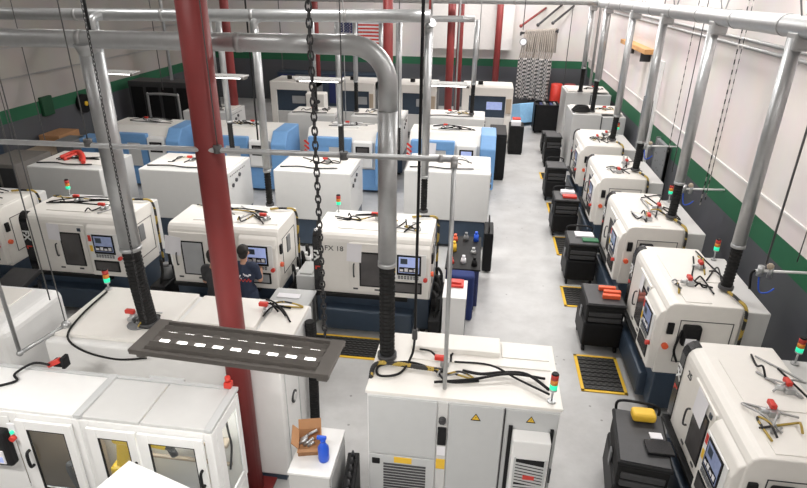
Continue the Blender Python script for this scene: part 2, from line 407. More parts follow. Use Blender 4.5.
# ------------------------------------------------------------------ machines seen from the back
# nearest electrical cabinet at the bottom centre
t = thing('control_cabinet', 'large pale grey machine cabinet at the bottom centre with warning triangles', 'machine', (0, 4.9, 0))
MB().box(-1.0, 1.03, .0, 1.12, .12, 1.86, .012).build('body', 'white', t)
MB().box(-1.02, 1.05, -.01, 1.14, 1.86, 1.90, .008).build('roof', 'cream', t)
MB().box(-.97, 1.0, .03, 1.09, 0, .12).build('plinth', 'black', t)
MB().box(-.62, .42, .78, 1.10, 1.90, 1.975, .012).build('raised_roof_box', 'cream', t)
MB().box(-.62, .98, .62, .78, 1.90, 1.915, .004).box(.44, .98, .80, 1.08, 1.90, 1.915, .004).build('roof_panel', 'cream', t)
d = MB().box(-.985, -.24, -.022, .0, 1.05, 1.84, .006).build('left_door', 'grey', t)
d = MB().box(-.985, -.24, -.022, .0, .14, 1.03, .006).build('lower_door', 'grey', t)
g = MB()
for i in range(14): g.box(-.82, -.34, -.03, -.02, .35+i*.042, .372+i*.042)
g.build('vent_grille', 'iron', d)
MB().box(-.95, -.86, -.035, -.02, .90, .98, .008).build('latch', 'black', d)
MB().box(-.70, -.50, -.028, -.02, .94, 1.02).build('yellow_sticker', 'yellow', d)
st = MB().box(-.232, -.125, -.02, .0, .14, 1.84, .006).build('centre_strip', 'offwhite', t)
MB().box(-.225, -.13, -.05, -.018, 1.28, 1.52, .01).build('isolator_handle', 'black', st)
MB().cyl((-.18, -.018, 1.62), (-.18, -.06, 1.62), .04).box(-.205, -.155, -.075, -.055, 1.59, 1.65, .005).build('rotary_knob', 'iron', st)
MB().box(-.225, -.135, -.026, -.018, 1.12, 1.24).build('data_plate', 'paper', st)
MB().box(-.23, -.13, -.026, -.018, .92, 1.06).build('yellow_sticker', 'yellow', st)
d = MB().box(-.115, .46, -.022, .0, .14, 1.84, .006).build('middle_door', 'grey', t)
def triangle(parent, x, z, s):
    b = MB(); b.add([(x-s, -.026, z-s*.85), (x+s, -.026, z-s*.85), (x, -.026, z+s*.85), (x-s, -.02, z-s*.85), (x+s, -.02, z-s*.85), (x, -.02, z+s*.85)], [(0, 1, 2), (5, 4, 3), (0, 3, 4, 1), (1, 4, 5, 2), (2, 5, 3, 0)])
    o = b.build('warning_triangle', 'black', parent, 'black bordered yellow warning triangle')
    q = s*.72
    MB().add([(x-q, -.029, z-q*.78), (x+q, -.029, z-q*.78), (x, -.029, z+q*.88), (x-q, -.025, z-q*.78), (x+q, -.025, z-q*.78), (x, -.025, z+q*.88)], [(0, 1, 2), (5, 4, 3), (0, 3, 4, 1), (1, 4, 5, 2), (2, 5, 3, 0)]).build('yellow_field', 'yellow', o)
    k = q*.5
    MB().add([(x+.1*k, -.032, z+k), (x-.35*k, -.032, z+.0), (x+.05*k, -.032, z+.05*k), (x-.2*k, -.032, z-k*.9), (x+.4*k, -.032, z+.25*k), (x, -.032, z+.2*k)], [(0, 1, 2, 5), (5, 2, 3, 4)]).build('bolt_symbol', 'black', o)
triangle(d, .17, 1.70, .055)
d = MB().box(.475, 1.02, -.022, .0, .14, 1.84, .006).build('right_door', 'grey', t)
MB().box(.466, .474, -.03, .0, .14, 1.84).box(1.0, 1.02, -.035, -.02, .9, 1.1).build('door_hinge', 'iron', d)
triangle(d, .74, 1.74, .05)
u = MB().box(.56, .95, -.20, -.022, .55, 1.60, .015).build('cooling_unit', 'white', t)
MB().box(.52, .56, -.05, -.022, .5, 1.64).box(.95, .985, -.05, -.022, .5, 1.64).build('unit_gasket', 'black', u)
g = MB(); g.box(.60, .915, -.206, -.198, .62, 1.36)
g.build('grille_backing', 'black', u)
g = MB()
for i in range(16): g.obox(Matrix.Translation((.7575, -.207, .66+i*.042)) @ rot_y(.14 if i > 8 else .0), -.155, .155, -.006, .006, -.011, .011)
g.box(.592, .612, -.214, -.198, .6, 1.38).box(.905, .925, -.214, -.198, .6, 1.38)
g.build('grille', 'grey', u)
MB().box(.70, .82, -.22, -.21, 1.10, 1.15).build('red_badge', 'redp', u)
signal_tower(t, .94, .10, 1.90, .15)
roof_clutter(t, -.15, .55, 1.912, 71, .35)
MB().tube([(.0, .45, 1.93), (.2, .38, 1.96), (.45, .46, 1.95), (.7, .42, 1.98), (.93, .25, 1.93)], .017).tube([(-.3, .2, 1.93), (.1, .28, 1.95), (.5, .40, 1.98), (.9, .44, 1.93)], .015).tube([(-.1, .6, 1.93), (.3, .5, 2.0), (.6, .36, 1.95), (.92, .15, 1.95)], .012).build('cable_run', 'black', t)
MB().flex([(-.98, .18, 1.6), (-1.0, .22, 1.90), (-.94, .42, 1.95), (-.5, .42, 1.945), (-.2, .40, 1.94)], .028, .03, 8).build('conduit', 'conduit', t)

# big white machine seen from behind, left of centre
t = thing('lathe', 'large white machine back behind the glazed robot guard, under the hanging lamp', 'machine', (-3.3, 5.25, 0))
MB().box(-1.74, 1.22, 0, 1.3, .12, 1.88, .03).build('hood', 'white', t)
MB().box(-1.68, 1.15, .05, 1.25, 0, .12).build('base', 'navy', t)
MB().box(-1.70, -.35, .10, 1.28, 1.88, 1.93, .012).build('roof_panel', 'cream', t)
MB().box(-.25, .70, .55, 1.22, 1.88, 1.95, .012).box(.15, .75, 1.25, 1.30, 1.88, 1.91).build('roof_hatch', 'cream', t)
MB().box(.75, 1.22, .35, 1.2, 1.88, 1.93, .012).build('roof_panel', 'cream', t)
MB().cyl((-.75, .42, 1.93), (-.75, .42, 1.945), .13, seg=20).build('roof_port', 'dgrey', t)
MB().cyl((1.22, .35, 1.12), (1.235, .35, 1.12), .085, seg=20).build('handle_cup', 'iron', t)
MB().cyl((1.235, .35, 1.12), (1.25, .35, 1.12), .055, seg=20).build('handle_plate', 'offwhite', t)
MB().box(1.221, 1.23, .08, .09, .3, 1.8).box(1.221, 1.23, .55, .56, .3, 1.8).box(1.221, 1.23, .85, .87, 1.3, 1.6).build('side_seam', 'grey', t)
MB().flex([(1.29, .95, 1.85), (1.30, .95, 1.2), (1.30, .9, .3)], .07, .04, 10).build('drain_hose', 'rubber', t)
signal_tower(t, -1.64, 1.2, 1.93, .10)
roof_clutter(t, .9, 1.0, 1.93, 75, .3); roof_clutter(t, -.7, .55, 1.94, 76, .15)
MB().tube([(-1.6, 1.1, 1.95), (-1.55, .5, 1.96), (-1.45, .06, 1.93), (-1.2, -.05, 1.82), (-.8, -.05, 1.74), (-.4, -.05, 1.80)], .013).build('air_line', 'rubber', t)
# left edge
t = thing('lathe', 'white machine back at the left edge with rounded right end', 'machine', (-6.88, 5.3, 0))
MB().box(-1.3, 1.25, 0, 1.15, .12, 1.90, .12, 4).build('hood', 'white', t)
MB().box(-1.2, 1.15, .05, 1.1, 0, .12).build('base', 'navy', t)
MB().box(-1.1, .9, .2, 1.0, 1.90, 1.92, .008).build('roof_panel', 'cream', t)
MB().tube([(.95, -.01, 1.15), (.95, -.06, 1.18), (1.05, -.06, 1.3), (1.05, -.01, 1.33)], .018, 8).build('handle', 'iron', t)
MB().box(.1, .12, -.006, 0, .2, 1.75).build('seam', 'grey', t)

# third row, plain backs towards the camera
G3 = 'grey machine backs of the third row'
def plain_back(label, x0, x1, y, D, top=1.9, seed=0, group=G3, m='offwhite', roofred=False):
    t = thing('lathe', label, 'machine', ((x0+x1)/2, y, 0), 0, group); w = (x1-x0)/2
    MB().box(-w, w, .02, D, .72, top, .025).build('hood', m, t)
    MB().box(-w+.02, w-.02, .06, D-.05, .08, .72, .02).build('base', 'navy', t)
    for sx in (-w+.15, w-.15):
        for yy in (.2, D-.2): MB().cyl((sx, yy, 0), (sx, yy, .08), .05).build('levelling_foot', 'iron', t)
    MB().box(-w+.08, w-.08, .35, D-.1, top, top+.018, .006).build('roof_panel', 'cream', t)
    MB().tube([(-w+.1, .25, top+.02), (-w*.4, .3, top+.03), (.0, .22, top+.03), (w*.6, .3, top+.03)], .016).build('cable_run', 'black', t)
    for k in range(3): MB().cyl((w, .25+.2*k, top-.35+.07*k), (w+.03, .25+.2*k, top-.35+.07*k), .045).build('side_knob', 'iron', t)
    b = MB()
    for k in range(9): b.box(w-.001, w+.004, .15+k*.1, .20+k*.1, top-.12, top-.10)
    b.build('end_louvre', 'iron', t)
    roof_clutter(t, 0, D*.55, top+.02, seed, w*.6)
    return t
plain_back('grey machine back at far left with a red hose coiled on its roof', -10.2, -8.4, 11.5, 1.35, 1.9, 31)
plain_back('grey machine back directly behind the big red column', -7.62, -5.5, 11.75, 1.4, 1.9, 32)
plain_back('grey machine back left of the long hanging chain', -4.6, -2.8, 12.2, 1.4, 1.9, 33)
t = plain_back('grey machine back beside the aisle, its roof under the steel pipe end', -1.65, .33, 12.7, 1.5, 1.9, 34)
o = MB().tube([(-9.75, 12.1, 1.95), (-9.5, 12.35, 2.04), (-9.2, 12.15, 2.03), (-9.0, 11.85, 1.95)], .05, 10).tube([(-9.6, 12.0, 1.95), (-9.4, 12.3, 2.0), (-9.15, 12.0, 1.96)], .045, 10).build('hose_coil', 'redp'); tag(o, 'red hose coil on the roof of the far left grey machine', 'hose')

# fourth row, blue and cream fronts
G4 = 'blue and cream machines of the fourth row'
def blue_lathe(label, x0, x1, y, seed, screen=False):
    t = thing('lathe', label, 'machine', ((x0+x1)/2, y, 0), 0, G4); w = (x1-x0)/2
    MB().box(-w, w, .05, 1.25, .1, .75, .02).build('base', 'blue', t)
    MB().prism([(.05, .75), (.05, 1.55), (.30, 1.86), (1.2, 1.86), (1.2, .75)], -w, w, .02).build('hood', 'cream', t)
    fr = MB().box(-w*.94, -w*.45, -.055, .12, .5, 1.42, .02).box(-w*.95, w*.10, -.06, .12, 1.40, 1.68, .03).box(-w*.10, w*.09, -.055, .12, .5, 1.42, .02).build('front_arch', 'blue', t)
    MB().box(-w*.45, -w*.10, -.03, .04, .7, 1.40, .01).build('door', 'offwhite', fr)
    e = MB().prism([(-.25, .35), (-.25, 1.55), (.05, 1.88), (1.1, 1.88), (1.1, .35)], w*.70, w+.08, .03).build('end_housing', 'blue', t)
    p = MB().box(w*.15, w*.62, -.14, .12, .85, 1.60, .03).build('control_panel', 'white', t)
    MB().box(w*.22, w*.55, -.16, -.13, 1.18, 1.48, .01).build('screen_bezel', 'black', p)
    MB().box(w*.26, w*.51, -.166, -.15, 1.22, 1.44).build('screen', 'screenb' if screen else 'window', p)
    b = MB()
    for k in range(4): b.obox(Matrix.Translation((-w*.98, -.07, 1.1+k*.14)) @ rot_y(.7), -.09, .09, -.01, .01, -.028, .028)
    b.build('hazard_stripe', 'redp', t)
    MB().box(-w*.5, w*.2, .5, 1.1, 1.86, 1.90, .01).build('roof_panel', 'white', t)
    roof_clutter(t, 0, .7, 1.90, seed, w*.6)
blue_lathe('blue and cream machine under the left duct bend, far left', -10.9, -8.6, 15.6, 41)
blue_lathe('blue and cream machine seen just right of the red column', -8.0, -5.5, 15.8, 42)
blue_lathe('blue and cream machine with red stripes beside the hanging chain', -5.0, -2.55, 16.2, 43)
blue_lathe('blue and cream machine with a lit blue screen next to the aisle', -2.0, .42, 16.4, 44, True)
paper('white sheet taped to the blue machine beside the aisle', (-1.35, 16.30, 1.45), 0, .30, .36)

G5 = 'grey machine backs of the fifth row'
plain_back('small grey machine back beyond the column, far left of the fifth row', -9.6, -8.0, 17.8, 1.3, 1.9, 51, G5)
plain_back('grey machine back with mint tower below the far lamps, second of the fifth row', -6.15, -4.6, 18.0, 1.3, 1.9, 52, G5)
plain_back('grey machine back behind the front duct elbow in the fifth row', -4.1, -2.4, 18.1, 1.3, 1.9, 53, G5)
plain_back('grey machine back nearest the black cabinets in the fifth row', -1.75, .15, 18.4, 1.3, 1.9, 54, G5)

G6 = 'cream machines with dark windows by the back wall'
def portal_machine(label, x0, x1, y, seed):
    t = thing('milling_machine', label, 'machine', ((x0+x1)/2, y, 0), 0, G6); w = (x1-x0)/2
    MB().box(-w, w, .25, 1.5, .1, 2.15, .03).build('body', 'dgrey', t)
    MB().box(-w+.002, -w*.72, .004, .4, .1, 1.90, .02).box(w*.72, w-.002, .004, .4, .1, 1.90, .02).box(-w, w, 0, 1.5, 1.83, 2.16, .03).build('portal_frame', 'cream', t)
    MB().box(-w*.72, w*.72, .12, .3, 1.0, 1.88).build('window_pane', 'navy', t)
    MB().box(-w*.02, w*.6, .10, .14, 1.3, 1.6, .01).build('lit_window', 'screenb' if x1 > 0 else 'paleglass', t)
    MB().box(-w*.72, w*.72, .05, .3, .3, 1.0, .02).build('apron', 'offwhite', t)
    MB().box(w*.75, w*.95, -.04, .02, 1.2, 1.75, .01).build('control_panel', 'beige', t)
    MB().cyl((-w*.3, .7, 2.16), (-w*.3, .7, 2.3), .10).build('motor', 'black', t)
for i, (x0, x1, y, l) in enumerate(((-8.35, -6.6, 22.6, 'cream portal machine left of the long chain near the back wall'),
                                    (-5.75, -4.2, 22.9, 'cream portal machine under the flag near the back wall'),
                                    (-3.3, -1.75, 22.9, 'cream portal machine between two vertical ducts near the back wall'),
                                    (-.75, 1.2, 22.9, 'cream portal machine at the aisle end with a wide blue lit window'))):
    portal_machine(l, x0, x1, y, 60+i)
# orange-cream carousel standing before the chain
t = thing('tool_changer', 'cream tool changer with dotted plate beside the chain near the back', 'machine', (-5.95, 20.6, 0))
MB().box(-.35, .35, 0, .5, 0, 2.1, .04).build('housing', 'cream', t)
for k in range(5): MB().cyl((-.15 if k % 2 else .12, -.03, .7+k*.28), (-.15 if k % 2 else .12, .0, .7+k*.28), .07).build('tool_pot', 'iron', t)

# ------------------------------------------------------------------ robot guard at the lower left
t = thing('robot_guard', 'white guard enclosure with three glazed doors at the lower left', 'enclosure', (-.08, 4.10, 0))
F = .045
def post(x, y, z0=.1, z1=1.86): return MB().box(x-F, x+F, y-F, y+F, z0, z1, .006)
MB().box(-5.6, -2.30, .02, .58, .0, .28, .01).build('base_cabinet', 'navy', t)
MB().box(-5.6, -2.32, -.02, .0, .12, .67, .004).build('front_skirt', 'white', t)
MB().box(-2.31, -2.29, .05, .58, .12, .71, .004).build('end_skirt', 'white', t)
MB().box(-5.6, -2.33, .55, .58, .28, 1.85).build('rear_panel', 'cream', t)
for nm, x0, x1 in (('roof_panel', -5.6, -3.71), ('roof_panel', -3.67, -3.05), ('roof_panel', -3.03, -2.32)):
    MB().box(x0, x1, -.03, .58, 1.86, 1.90, .008).build(nm, 'white' if x0 < -3.7 else 'offwhite', t)
MB().box(-3.73, -3.65, -.05, .62, 1.88, 1.925, .006).build('roof_rail', 'grey', t)
MB().box(-2.36, -2.28, -.05, .62, 1.88, 1.92, .006).build('roof_rail', 'grey', t)
MB().box(-5.6, -2.30, .58, .62, 1.86, 1.915).box(-3.3, -2.9, .62, .66, 1.88, 1.92).build('rear_rail', 'grey', t)
fr = MB()
PX = (-4.42, -3.725, -3.635, -2.33)
for x in PX: fr.box(x-F+.002, x+F-.002, -F, F, .1, 1.86, .006)
for a, b in ((-5.6, PX[0]), (PX[0], PX[1]), (PX[2], PX[3])): fr.box(a+F, b-F, -.043, .043, 1.75, 1.858, .004).box(a+F, b-F, -.043, .043, .66, .78, .004)
fr.build('frame', 'white', t)
MB().box(-5.55, -4.47, -.05, -.044, .70, 1.80, .002).build('front_panel', 'white', t)
def gdoor(x0, x1, hx):
    d = MB().frame(x0, x1, -.085, -.05, .78, 1.80, .11, .09, .11, .10).build('glazed_door', 'white', t)
    MB().box(x0+.105, x1-.085, -.070, -.064, .87, 1.70).build('glass_pane', 'glass', d)
    MB().tube([(hx, -.085, 1.22), (hx, -.13, 1.24), (hx, -.13, 1.40), (hx, -.085, 1.42)], .016, 8, 4).build('handle', 'black', d)
    MB().frame(x0+.11, x1-.09, -.083, -.062, .88, 1.69, .010, .010, .010, .010, 0).build('seal', 'black', d)
gdoor(-4.38, -3.76, -4.30); gdoor(-3.60, -3.08, -3.12); gdoor(-3.06, -2.38, -2.42)
sd = MB().box(-2.31, -2.285, .05, .16, .72, 1.85, .004).box(-2.31, -2.285, .52, .60, .72, 1.85, .004).box(-2.308, -2.287, .162, .518, 1.73, 1.848, .004).box(-2.308, -2.287, .162, .518, .722, .82, .004).build('side_panel', 'white', t)
MB().box(-2.30, -2.295, .155, .525, .81, 1.74).build('glass_pane', 'glass', sd)
cp = MB().box(-4.86, -4.50, -.14, -.03, 1.20, 1.66, .03).build('control_box', 'black', t)
MB().box(-4.72, -4.56, -.15, -.138, 1.25, 1.42).build('screen', 'paper', cp)
MB().box(-4.70, -4.58, -.154, -.148, 1.27, 1.34).build('blue_display', 'screenb', cp)
MB().cyl((-4.68, -.14, 1.56), (-4.68, -.17, 1.56), .035).build('stop_button', 'redp', cp)
sp = MB().box(-4.50, -4.41, -.06, -.03, 1.50, 1.72, .006).build('switch_plate', 'paper', t)
MB().cyl((-4.455, -.06, 1.55), (-4.455, -.10, 1.55), .032).build('stop_button', 'redp', sp)
MB().cyl((-4.455, -.06, 1.62), (-4.455, -.08, 1.62), .02).build('start_button', 'green', sp)
MB().box(-4.46, -4.36, .66, .74, 1.90, 1.98, .01).box(-4.34, -4.30, .64, .74, 1.90, 2.04, .005).build('pneumatic_block', 'black', t)
MB().obox(Matrix.Translation((-4.42, .66, 1.97)) @ rot_y(-.5), -.10, .08, -.025, .025, -.025, .025).build('red_valve', 'redp', t)
MB().tube([(-4.46, .62, 1.96), (-4.62, .58, 1.99), (-4.75, .45, 1.93), (-4.66, .36, 1.92), (-4.78, .26, 1.915)], .014).build('air_line', 'black', t)
MB().box(-2.42, -2.34, .56, .64, 1.92, 1.99, .01).cyl((-2.38, .60, 1.99), (-2.38, .60, 2.05), .03).build('red_valve', 'redp', t)
# machine inside left door: grey tooling
b = MB()
for k in range(9): b.box(-4.12, -3.98, .38, .54, .64+k*.09, .70+k*.09, .01)
b.build('cable_carrier', 'iron', t)
MB().box(-5.4, -3.95, .42, .54, .31, 1.56, .02).build('inner_housing', 'beige', t)
MB().cyl((-4.0, .3, .31), (-4.0, .3, .86), .08).ball((-3.98, .3, .98), .09).ball((-4.12, .3, .92), .075).tube([(-4.2, .30, .35), (-4.24, .25, .85), (-4.10, .2, .95), (-3.98, .22, .6), (-3.9, .2, .34)], .028).build('chuck', 'dgrey', t)
MB().box(-5.5, -2.36, .05, .54, .28, .31).build('deck', 'deck', t)
il = MB().box(-2.95, -2.45, .30, .34, 1.80, 1.83, .004).build('interior_lamp', 'tube', t)
for xx, en in ((-2.7, 5), (-3.35, 4), (-4.1, 5)):
    li = bpy.data.lights.new('interior_light', 'AREA'); li.shape = 'RECTANGLE'; li.size = .5; li.size_y = .1; li.energy = en
    o = bpy.data.objects.new('interior_light', li); C.objects.link(o); o.parent = t; o.location = (xx, .34, 1.79)
MB().box(-4.35, -3.85, .30, .34, 1.80, 1.83, .004).box(-3.5, -3.2, .30, .34, 1.80, 1.83, .004).build('interior_lamp', 'tube', t)
MB().box(-2.95, -2.40, .42, .54, 1.22, 1.27, .01).box(-3.58, -2.4, .46, .50, .92, .96, .01).box(-2.80, -2.71, .1, .54, .32, .42, .01).build('cross_rail', 'beige', t)
MB().tube([(-2.36, .4, 1.72), (-2.38, .45, 1.5), (-2.40, .5, 1.35), (-2.38, .48, 1.2), (-2.36, .35, 1.0)], .012).build('air_line', 'black', t)
# yellow robot arm standing in the guard
r = thing('industrial_robot', 'small yellow robot arm behind the middle glazed door', 'robot', (-3.62, 4.36, .31)); r.scale = (1.5, 1.25, 1.07)
MB().box(-.16, .16, -.16, .16, -.0, .30, .01).build('pedestal', 'dgrey', r)
MB().cyl((0, 0, .30), (0, 0, .46), .11, .10, 20).build('base', 'yellowrobot', r)
MB().box(-.085, .085, -.08, .08, .46, .66, .03).build('shoulder', 'yellowrobot', r)
a = MB().obox(Matrix.Translation((0, 0, .60)) @ rot_y(.12), -.05, .05, -.05, .05, 0, .40, bev=.025).build('upper_arm', 'yellowrobot', r)
MB().box(-.03, .13, -.065, .065, .96, 1.09, .03).build('elbow', 'yellowrobot', r)
f = MB().obox(Matrix.Translation((.10, 0, 1.02)) @ rot_y(1.75), -.042, .042, -.042, .042, 0, .28, bev=.02).build('forearm', 'yellowrobot', r)
MB().ball((.38, 0, .96), .042).cyl((.38, 0, .96), (.41, 0, .84), .028).build('wrist', 'iron', f)

# tall white cabinet turned by 45 degrees in front of the guard
w = thing('storage_cabinet', 'white box turned cornerwise at the bottom edge before the guard', 'cabinet', (-2.87, 3.33, 0), -.30)
MB().box(-.42, .42, -.42, .42, 1.56, 1.62, .006).build('top', 'white', w)
MB().box(-.40, .40, -.40, .40, .06, 1.56, .01).build('body', 'white', w)
MB().box(-.36, .36, -.36, .36, 0, .06).build('plinth', 'black', w)

# ------------------------------------------------------------------ carts, mats, loose things
def tool_cart(label, x, y, rz=0., h=.92, w=.50, d=.62, handle=True, group='black tool carts beside the aisle'):
    t = thing('tool_cart', label, 'cart', (x, y, 0), rz, group)
    MB().box(-w/2, w/2, -d/2, d/2, .12, h*.60, .04).build('lower_bin', 'black', t)
    b = MB().box(-w/2+.02, w/2-.02, -d/2+.02, d/2-.02, h*.60+.015, h-.09, .03).build('drawer_box', 'rubber', t)
    for k in range(2): MB().box(-w/2+.06, w/2-.06, -d/2-.005, -d/2+.03, h*.63+k*.11, h*.63+.08+k*.11, .01).build('drawer', 'iron', b)
    MB().box(-w/2, w/2, -d/2, d/2, h-.085, h-.03, .02).build('lid', 'black', t)
    MB().box(-w/2+.03, w/2-.03, -d/2+.03, d/2-.03, h-.03, h-.018).build('top_tray', 'iron', t)
    for sx in (-1, 1):
        for sy in (-1, 1): MB().cyl((sx*(w/2-.06)-.02, sy*(d/2-.07), .06), (sx*(w/2-.06)+.02, sy*(d/2-.07), .06), .06).build('wheel', 'rubber', t)
    for sx in (-1, 1): MB().box(sx*w/2-.012, sx*w/2+.012, -.05, .05, h*.5, h*.72, .008).build('clasp', 'dgrey', t)
    if handle: MB().tube([(-w/2+.06, d/2-.02, h-.1), (-w/2+.06, d/2+.03, h+.06), (0, d/2+.04, h+.085), (w/2-.06, d/2+.03, h+.06), (w/2-.06, d/2-.02, h-.1)], .018, 8).build('handle', 'black', t)
    return t
tool_cart('black tool cart with a yellow case on top, lower right before the nearest lathe', 2.16, 5.66, -.12, 1.0, .60, .95)
tool_cart('black tool cart carrying orange trays beside the second right hand lathe', 2.33, 9.20, .0, .98, .66, .78, False)
tool_cart('black tool cart carrying green and white papers beside the third lathe', 2.31, 11.65, .0, .98, .62, .74)
tool_cart('black tool cart with red and white boxes beside the fourth lathe', 2.28, 14.25, .0, 1.0, .62, .74)
tool_cart('black tool cart with raised loop handle farthest along the aisle lathes', 2.30, 16.85, .0, 1.04, .58, .72)

def loose(name, label, cat, mb, m, group=None): return tag(mb.build(name, m), label, cat, group)
loose('tool_case', 'yellow plastic case on the black cart at lower right', 'case', MB().box(2.10, 2.38, 5.88, 6.06, 1.0, 1.12, .04, 3), 'yellow')
loose('parts_tray', 'dark tray on the nearest black cart, in front of the yellow case', 'tray', MB().box(2.16, 2.46, 5.36, 5.58, .985, 1.03, .01), 'band')
loose('label_card', 'small white card with red edge on the nearest black cart', 'card', MB().box(2.26, 2.40, 5.64, 5.74, .985, 1.0, .002), 'paper')
for i, (dx, dy) in enumerate(((-.02, .14), (.04, -.0), (.0, -.15))):
    loose('tool_tray', ('orange tray at the back of the cart by the second lathe', 'orange tray in the middle of the cart by the second lathe', 'orange tray at the front edge of the cart by the second lathe')[i], 'tray',
          MB().box(2.29+dx, 2.58+dx, 9.17+dy, 9.25+dy, .965, 1.04, .012), 'orange', 'orange trays on the cart')
loose('catalogue', 'white catalogue lying open on the cart with green papers', 'book', MB().box(2.18, 2.56, 11.66, 11.90, .965, 1.0, .004), 'paper')
loose('folder', 'green folder on the cart beside the third lathe', 'folder', MB().box(2.30, 2.62, 11.42, 11.60, .965, .995, .004), mat('dark_green_card', (.03, .16, .07), .6))
loose('parts_box', 'white carton on the cart beside the fourth lathe', 'box', MB().box(2.16, 2.50, 14.28, 14.48, .985, 1.07, .008), 'paper')
loose('parts_box', 'red carton at the front of the cart beside the fourth lathe', 'box', MB().box(2.18, 2.52, 14.03, 14.22, .985, 1.04, .008), 'redp')

def floor_mat_thing(label, x0, x1, y0, y1, group='yellow edged rubber mats by the lathes'):
    t = thing('floor_mat', label, 'mat', ((x0+x1)/2, (y0+y1)/2, 0), 0, group); a = (x1-x0)/2; b = (y1-y0)/2; e = .055
    MB().box(-a+e, a-e, -b+e, b-e, .002, .02).build('rubber_pad', 'mat', t)
    g = MB()
    for i in range(8): g.box(-a+e, a-e, -b+e+(2*b-2*e)*i/8-.006, -b+e+(2*b-2*e)*i/8+.006, .018, .027)
    g.build('rib', 'rubber', t)
    MB().box(-a, a, -b, -b+e, .002, .016, .005).box(-a, a, b-e, b, .002, .016, .005).box(-a, -a+e, -b, b, .002, .016, .005).box(a-e, a, -b, b, .002, .016, .005).build('border', 'yellow', t)
floor_mat_thing('yellow edged black mat in front of the second right hand lathe', 1.88, 2.60, 7.70, 8.70)
floor_mat_thing('yellow edged black mat in front of the third right hand lathe', 1.92, 2.62, 10.35, 11.20)
floor_mat_thing('yellow edged black mat in front of the fourth right hand lathe', 2.02, 2.66, 12.75, 13.85)
floor_mat_thing('yellow edged black mat in front of the fifth right hand lathe', 2.08, 2.66, 15.5, 16.35)
floor_mat_thing('yellow edged black mat between the front cabinet and the middle lathe', -2.85, -1.15, 8.0, 8.65)
floor_mat_thing('yellow edged black mat at the far end by the grey cabinet', 2.1, 2.75, 18.6, 19.3)

t = thing('chip_conveyor', 'low dark chip conveyor at the left front of the lathe with FX letters', 'conveyor', (-8.25, 8.3, 0))
MB().prism([(-.45, .70), (.40, .86), (.40, .78), (-.45, .60)], -.28, .28, .01).build('trough', 'iron', t)
for sx in (-.24, .24):
    for sy in (-.38, .33): MB().box(sx-.02, sx+.02, sy-.02, sy+.02, 0, .66).build('leg', 'iron', t)
# small cabinet with carton and bottle
t = thing('side_cabinet', 'small white cabinet with a carton on top, left of the front cabinet', 'cabinet', (-1.58, 4.87, 0))
MB().box(-.23, .23, -.36, .36, .05, .97, .008).build('body', 'offwhite', t)
MB().box(-.24, .24, -.37, .37, .97, 1.0, .006).build('top', 'white', t)
MB().box(.23, .242, -.32, .32, .1, .93, .004).build('door', 'grey', t)
MB().box(-.2, .2, -.33, .33, 0, .05).build('plinth', 'black', t)
t = thing('cardboard_box', 'open brown carton full of metal parts on the small white cabinet', 'box', (-1.68, 4.92, 1.0), .25)
MB().box(-.13, .13, -.15, .15, 0, .012).box(-.13, -.12, -.15, .15, 0, .12).box(.12, .13, -.15, .15, 0, .12).box(-.13, .13, -.15, -.14, 0, .09).box(-.13, .13, .14, .15, 0, .13).build('carton', 'card', t)
MB().obox(Matrix.Translation((-.13, 0, .12)) @ rot_y(-.7), -.005, .005, -.15, .15, 0, .10).obox(Matrix.Translation((0, .145, .13)) @ Matrix.Rotation(-.5, 4, 'X'), -.13, .13, -.004, .004, 0, .11).obox(Matrix.Translation((0, -.145, .09)) @ Matrix.Rotation(1.1, 4, 'X'), -.13, .13, -.004, .004, 0, .10).build('flap', 'card', t)
b = MB()
for k in range(9):
    x, y = random.uniform(-.08, .08), random.uniform(-.09, .09); b.cyl((x-.03, y, .08+k*.006), (x+.04, y+.03, .12+k*.005), .018, seg=8)
o = b.build('metal_parts', 'steel'); o.location = (-1.68, 4.92, .985); o['kind'] = 'stuff'; tag(o, 'loose bright metal parts heaped inside the open carton', 'parts')
t = thing('spray_bottle', 'blue spray bottle standing on the small white cabinet', 'bottle', (-1.47, 4.74, 1.0)); t.scale = (1.35, 1.35, 1.3)
MB().ring([(0, 0, 0), (0, 0, .02), (0, 0, .14), (0, 0, .18), (0, 0, .20)], [.042, .046, .046, .024, .018], 18).build('bottle', 'bluep', t)
MB().cyl((0, 0, .20), (0, 0, .225), .022).box(-.05, .03, -.014, .014, .225, .26, .008).build('spray_head', 'bluep', t)

# white pedestal and blue cart right of the middle lathe
t = thing('side_cabinet', 'tall white cabinet with red tray on top, right of the middle lathe', 'cabinet', (-.22, 8.72, 0))
MB().box(-.19, .19, -.32, .32, .04, 1.09, .01).build('body', 'white', t)
MB().box(-.2, .2, -.33, .33, 1.09, 1.11, .006).build('top', 'white', t)
MB().box(.19, .2, -.25, .25, .12, .9, .004).build('door', 'dgrey', t)
loose('parts_tray', 'red tray of tools on the tall white cabinet', 'tray', MB().box(-.33, -.08, 8.74, 9.0, 1.11, 1.16, .02).box(-.30, -.12, 8.8, 8.94, 1.16, 1.19, .01), 'redp')
t = thing('tool_cart', 'dark blue workshop cart loaded with tools behind the tall white cabinet', 'cart', (-.12, 10.6, 0))
MB().box(-.33, .30, -.75, .75, .12, .90, .02).build('body', 'bluecart', t)
MB().box(-.35, .32, -.78, .78, .90, .94, .01).build('top', 'black', t)
for k in range(3): MB().box(-.30, .27, -.762, -.75, .2+k*.23, .39+k*.23, .006).build('drawer', 'bluecart', t)
for sx in (-.25, .22):
    for sy in (-.65, .65): MB().cyl((sx-.02, sy, .06), (sx+.02, sy, .06), .06).build('caster', 'rubber', t)
